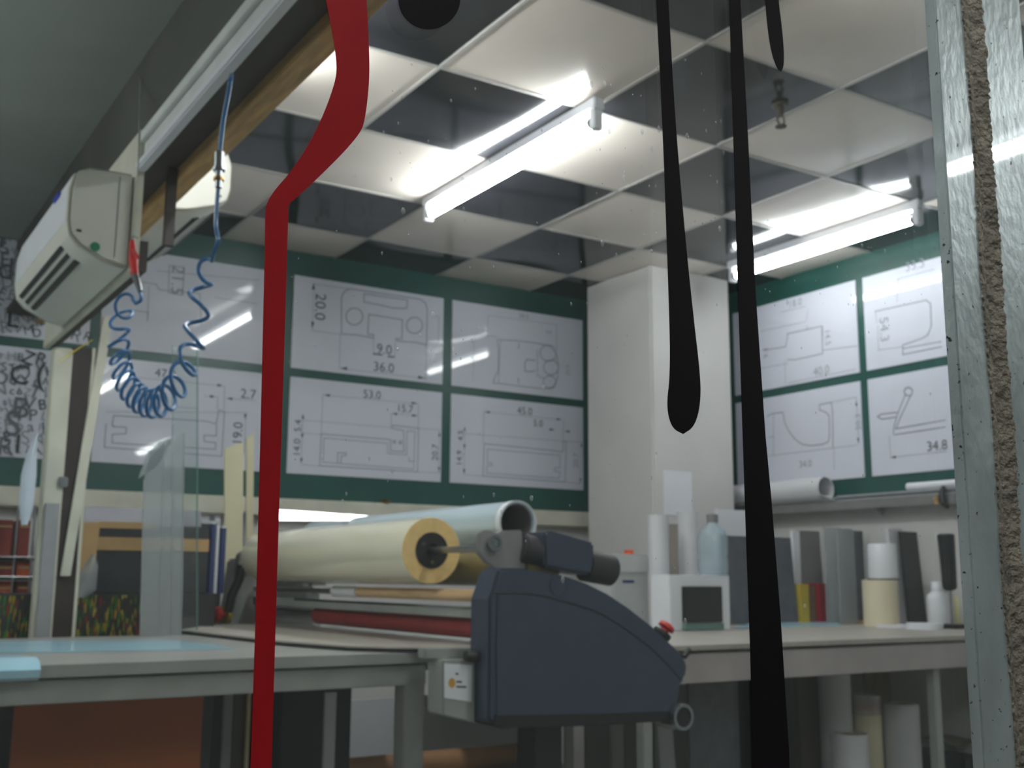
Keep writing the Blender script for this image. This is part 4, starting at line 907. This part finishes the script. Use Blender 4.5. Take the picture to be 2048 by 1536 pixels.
# under the left table
lean('orange_board', ORANGE, 22, 402, .10, 1370, 'rust orange board standing under the left table', 'board')
lean('dark_strip', DARK, 402, 424, .12, 1370, 'dark strip beside the rust orange board', 'board', dx=-.02)
lean('pale_strip', RAILG, 444, 462, .22, 1370, 'pale grey strip left of the red stripe under the table', 'strip')
lean('taupe_strip', pm('dusk_taupe', (88, 82, 76), .6), 464, 490, .26, 1370, 'taupe strip between the pale strip and red stripe', 'strip')
lean('cream_strip', CREAMB, 491, 498, .24, 1375, 'thin cream strip just left of the red stripe', 'strip')
lean('white_strip', WPLAST, 648, 670, .32, 1385, 'white upright strip under the left table, right of the red stripe', 'strip')
lean('black_sheet', CORE, 560, 700, .50, 1375, 'black sheet behind the white strip under the table', 'sheet')
lean('dark_sheet', DARK, 424, 560, .70, 1375, 'dark grey sheet behind the red stripe under the table', 'sheet')

# ================================================================== LEFT BACKGROUND
CY = 1.12
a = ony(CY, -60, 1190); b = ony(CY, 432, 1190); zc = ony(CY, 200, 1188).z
cb = thing('flecked_counter', 'dark counter with a painted colour reflection on its front, behind the left table', 'counter', ((a.x+b.x)/2, CY+.2, 0))
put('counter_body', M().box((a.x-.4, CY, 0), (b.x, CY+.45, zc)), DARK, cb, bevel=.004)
x_ = ony(CY, 300, 1230).x; put('painted_reflection_panel', M().box((a.x-.4, CY-.004, .75), (x_, CY, zc-.004)), FLECK, cb)  # flecks stand in for colours mirrored in the dark front
# carton on the counter
yc = CY+.04
a = ony(yc, 190, 1120); b = ony(yc, 416, 1120); z1 = ony(yc, 300, 1052).z; z2 = ony(yc, 300, 1076).z; z3 = ony(yc, 300, 1102).z
bx = thing('open_carton', 'dark carton with a tan cardboard band on the counter', 'box', ((a.x+b.x)/2, yc+.15, zc))
put('carton_body', M().box((a.x, yc, zc), (b.x, yc+.3, z1)), DARK, bx, bevel=.004)
put('cardboard_band', M().box((a.x-.003, yc-.004, z3), (b.x, yc, z2)), KRAFT, bx, bevel=.001)
f0 = ony(yc, 152, 1045); f1 = ony(yc, 188, 1140)
put('cardboard_flap', M().prism([(f0.x, yc-.02, f0.z), (f1.x+.01, yc-.004, f0.z+.005), (f1.x, yc-.004, f1.z), (f0.x+.01, yc-.03, f1.z-.02)], (0, .004, 0)), KRAFT, bx)
put('cardboard_rim', M().box((a.x, yc-.004, z1-.012), (a.x+.2, yc+.01, z1+.012)), KRAFT, bx)
# grey card on the wall and a socket
a = ony(2.1, 172, 1012); b = ony(2.1, 405, 1056); tag(put('silver_card', M().prism([(a.x, 2.12, b.z), (b.x, 2.12, b.z), (b.x, 2.135, a.z), (a.x, 2.135, a.z)], (0, .006, 0)), pm('silver_print', (140, 140, 148), .25, metal=.3)), 'silver grey card under the white ledge behind the carton', 'card')
z_ = b.z; tag(put('card_stack', M().box((a.x-.1, 1.95, 0), (b.x+.05, 2.17, z_-.002)), DARK), 'dark cabinet holding up the silver card', 'cabinet')
a = ony(2.13, 407, 1013); b = ony(2.13, 446, 1048)
t = thing('wall_socket', 'white wall socket with a dark plug hole under the ledge', 'socket', ((a.x+b.x)/2, 2.2, b.z))
put('socket_plate', M().box((a.x, 2.17, b.z), (b.x, 2.212, a.z)), WPLAST, t, bevel=.003); m_ = ony(2.17, 424, 1036); put('socket_hole', M().box((m_.x-.012, 2.166, m_.z-.012), (m_.x+.012, 2.171, m_.z+.012)), MIDGREY, t)
# blue printed rolls
for k, (xa, xb, mt, lab) in enumerate(((416, 428, BLUEPR, 'leftmost narrow blue roll beside the cream boards'), (429, 436, WPLAST, 'thin white roll between the two blue rolls'), (437, 450, BLUEPR, 'right narrow blue roll touching the cream board'))):
    a, b = span(xa, xb, CY+.1, 1120); z_ = top(1048+4*k, CY+.1, xa); c = (a+b)/2
    t = thing('print_roll', lab, 'roll', (c, CY+.1, zc), 'narrow rolls on the counter')
    put('roll_sheet', M().cyl((c, CY+.1, zc), (c, CY+.1, z_), (b-a)/2, n=18), mt, t); put('roll_end', M().cyl((c, CY+.1, z_), (c, CY+.1, z_+.006), (b-a)*.3, n=12), WPLAST, t)
# cream foam boards
def board_px(name, pts, y, th, mat, label, cat, group=None):
    return tag(put(name, M().prism([ony(y, *p_) for p_ in pts], (0, th, 0)), mat, bevel=.0008), label, cat, group)
board_px('cream_board', [(449, 898), (487, 884), (486, 1130), (484, 1690), (449, 1690)], 1.62, .008, CREAMB, 'wide cream foam board standing left of the red stripe', 'board', 'cream foam boards')
board_px('cream_board', [(493, 876), (508, 866), (506, 1120), (505, 1690), (491, 1690)], 1.66, .008, CREAMB, 'narrow cream foam board close to the red stripe', 'board', 'cream foam boards')
board_px('blue_strip', [(482, 1040), (490, 1020), (488, 1120), (487, 1690), (478, 1690)], 1.72, .004, BLUEPR, 'thin blue strip between the cream foam boards', 'strip')
# translucent sheets
OFF = board_px('acrylic_offcut', [(330, 880), (369, 866), (366, 1180), (362, 1272), (280, 1272), (288, 960), (300, 905)], .80, .004, ACRYL, 'bent grey acrylic offcut standing on the left table', 'sheet')
m = M(); A = [ony(.80, *p_) for p_ in ((276, 958), (318, 930), (345, 878), (318, 884), (296, 905))]
m.prism(A, (0, .003, 0)); tag(put('acrylic_flap', m, ACRYL), 'grey acrylic corner piece leaning on the tall acrylic offcut', 'sheet')
for e0, e1 in (((369, 866), (362, 1272)), ((345, 874), (344, 1272)), ((330, 880), (318, 1272)), ((288, 960), (280, 1272))):
    put('acrylic_edge', M().tube([ony(.799, *e0), ony(.799, *e1)], .0014, 6), RAILG, OFF)
t = board_px('clear_glass_sheet', [(345, 690), (395, 700), (394, 1272), (345, 1272)], .84, .005, CLEARS, 'tall clear glass sheet with green edges standing on the table', 'sheet')
e0 = ony(.84, 395, 700); e1 = ony(.84, 394, 1272); put('glass_edge', M().tube([e0, e1], .0025, 6), GEDGE, t)
e0 = ony(.84, 345, 690); e1 = ony(.84, 345, 1272); put('glass_edge', M().tube([e0, e1], .0012, 6), GEDGE, t)
# curled films
def curl_px(name, l, r, y, bulge, mat, label, cat):
    n = len(l); m = M(); vs = []
    for i in range(n):
        a, b = ony(y, *l[i]), ony(y, *r[i])
        for k in range(7): u = k/6; q = a*(1-u)+b*u; vs.append(q+Vector((0, -bulge*math.sin(PI*u), 0)))
    m.add(vs, [(i*7+k, i*7+k+1, (i+1)*7+k+1, (i+1)*7+k) for i in range(n-1) for k in range(6)])
    return tag(put(name, m, mat, solid=.0012), label, cat)
curl_px('hanging_film', [(72, 868), (55, 900), (42, 950), (38, 1010), (42, 1050)], [(76, 868), (74, 900), (73, 950), (66, 1020), (55, 1050)], .98, .02, pm('milky_film', (196, 206, 220), .3), 'curled milky film hanging on the left side of the doorpost', 'sheet')
curl_px('curled_film', [(183, 1108), (165, 1135), (148, 1165), (144, 1195)], [(190, 1108), (196, 1130), (192, 1180), (172, 1195)], CY-.03, .02, ACRYL, 'curled translucent film scrap standing on the dark counter', 'sheet')
# wire rack with red cartons
rk = thing('wire_rack', 'wire rack of dark red cartons at the far left', 'rack', (-1.1, 1.9, 0))
xr0 = ony(1.75, -80, 1100).x; xr1 = ony(1.75, 76, 1100).x
for px in (-70, -20, 30, 64): 
    q = ony(1.73, px, 1100); put('upright_wire', M().cyl((q.x, 1.73, 0), (q.x, 1.73, ony(1.73, px, 1010).z), .004, n=8), STEEL, rk)
for py in (1114, 1154, 1192): 
    z_ = ony(1.73, 30, py).z; put('cross_wire', M().cyl((xr0, 1.728, z_), (xr1, 1.728, z_), .0035, n=8), STEEL, rk)
    put('rack_shelf', M().box((xr0, 1.735, z_-.012), (xr1, 1.98, z_-.006)), BLACKSTEEL, rk)
GR = 'dark red cartons in the wire rack'; lab3 = ('upper', 'middle', 'lower')
for r_, (pt, pb) in enumerate(((1040, 1114), (1122, 1154), (1162, 1192))):
    for k, (xa, xb) in enumerate(((-76, -22), (-18, 28), (32, 62))):
        a = ony(1.76, xa, pb); b = ony(1.76, xb, pt); zb = ony(1.73, 30, pb).z-.005
        t = tag(put('small_carton', M().box((a.x, 1.76, zb), (b.x, 1.95, b.z)), DRED if (r_+k) % 3 else pm('orange_carton', (170, 70, 30), .5, noise=.2), bevel=.004), '%s dark carton in the %s tier of the wire rack' % (('leftmost', 'middle', 'right')[k], lab3[r_]), 'carton', GR)
        put('carton_tape', M().box((a.x+.005, 1.757, b.z-.03), (b.x-.005, 1.7605, b.z-.022)), KRAFT, t)
# small objects on the back ledge
p = ony(2.16, 770, 1002); tag(put('copper_knob', M().lathe((p.x, 2.165, 1.4455), [(.03, 0), (.032, .008), (.02, .014), (.012, .02)]), BRASS), 'small copper disc lying on the white ledge behind the roll', 'disc')
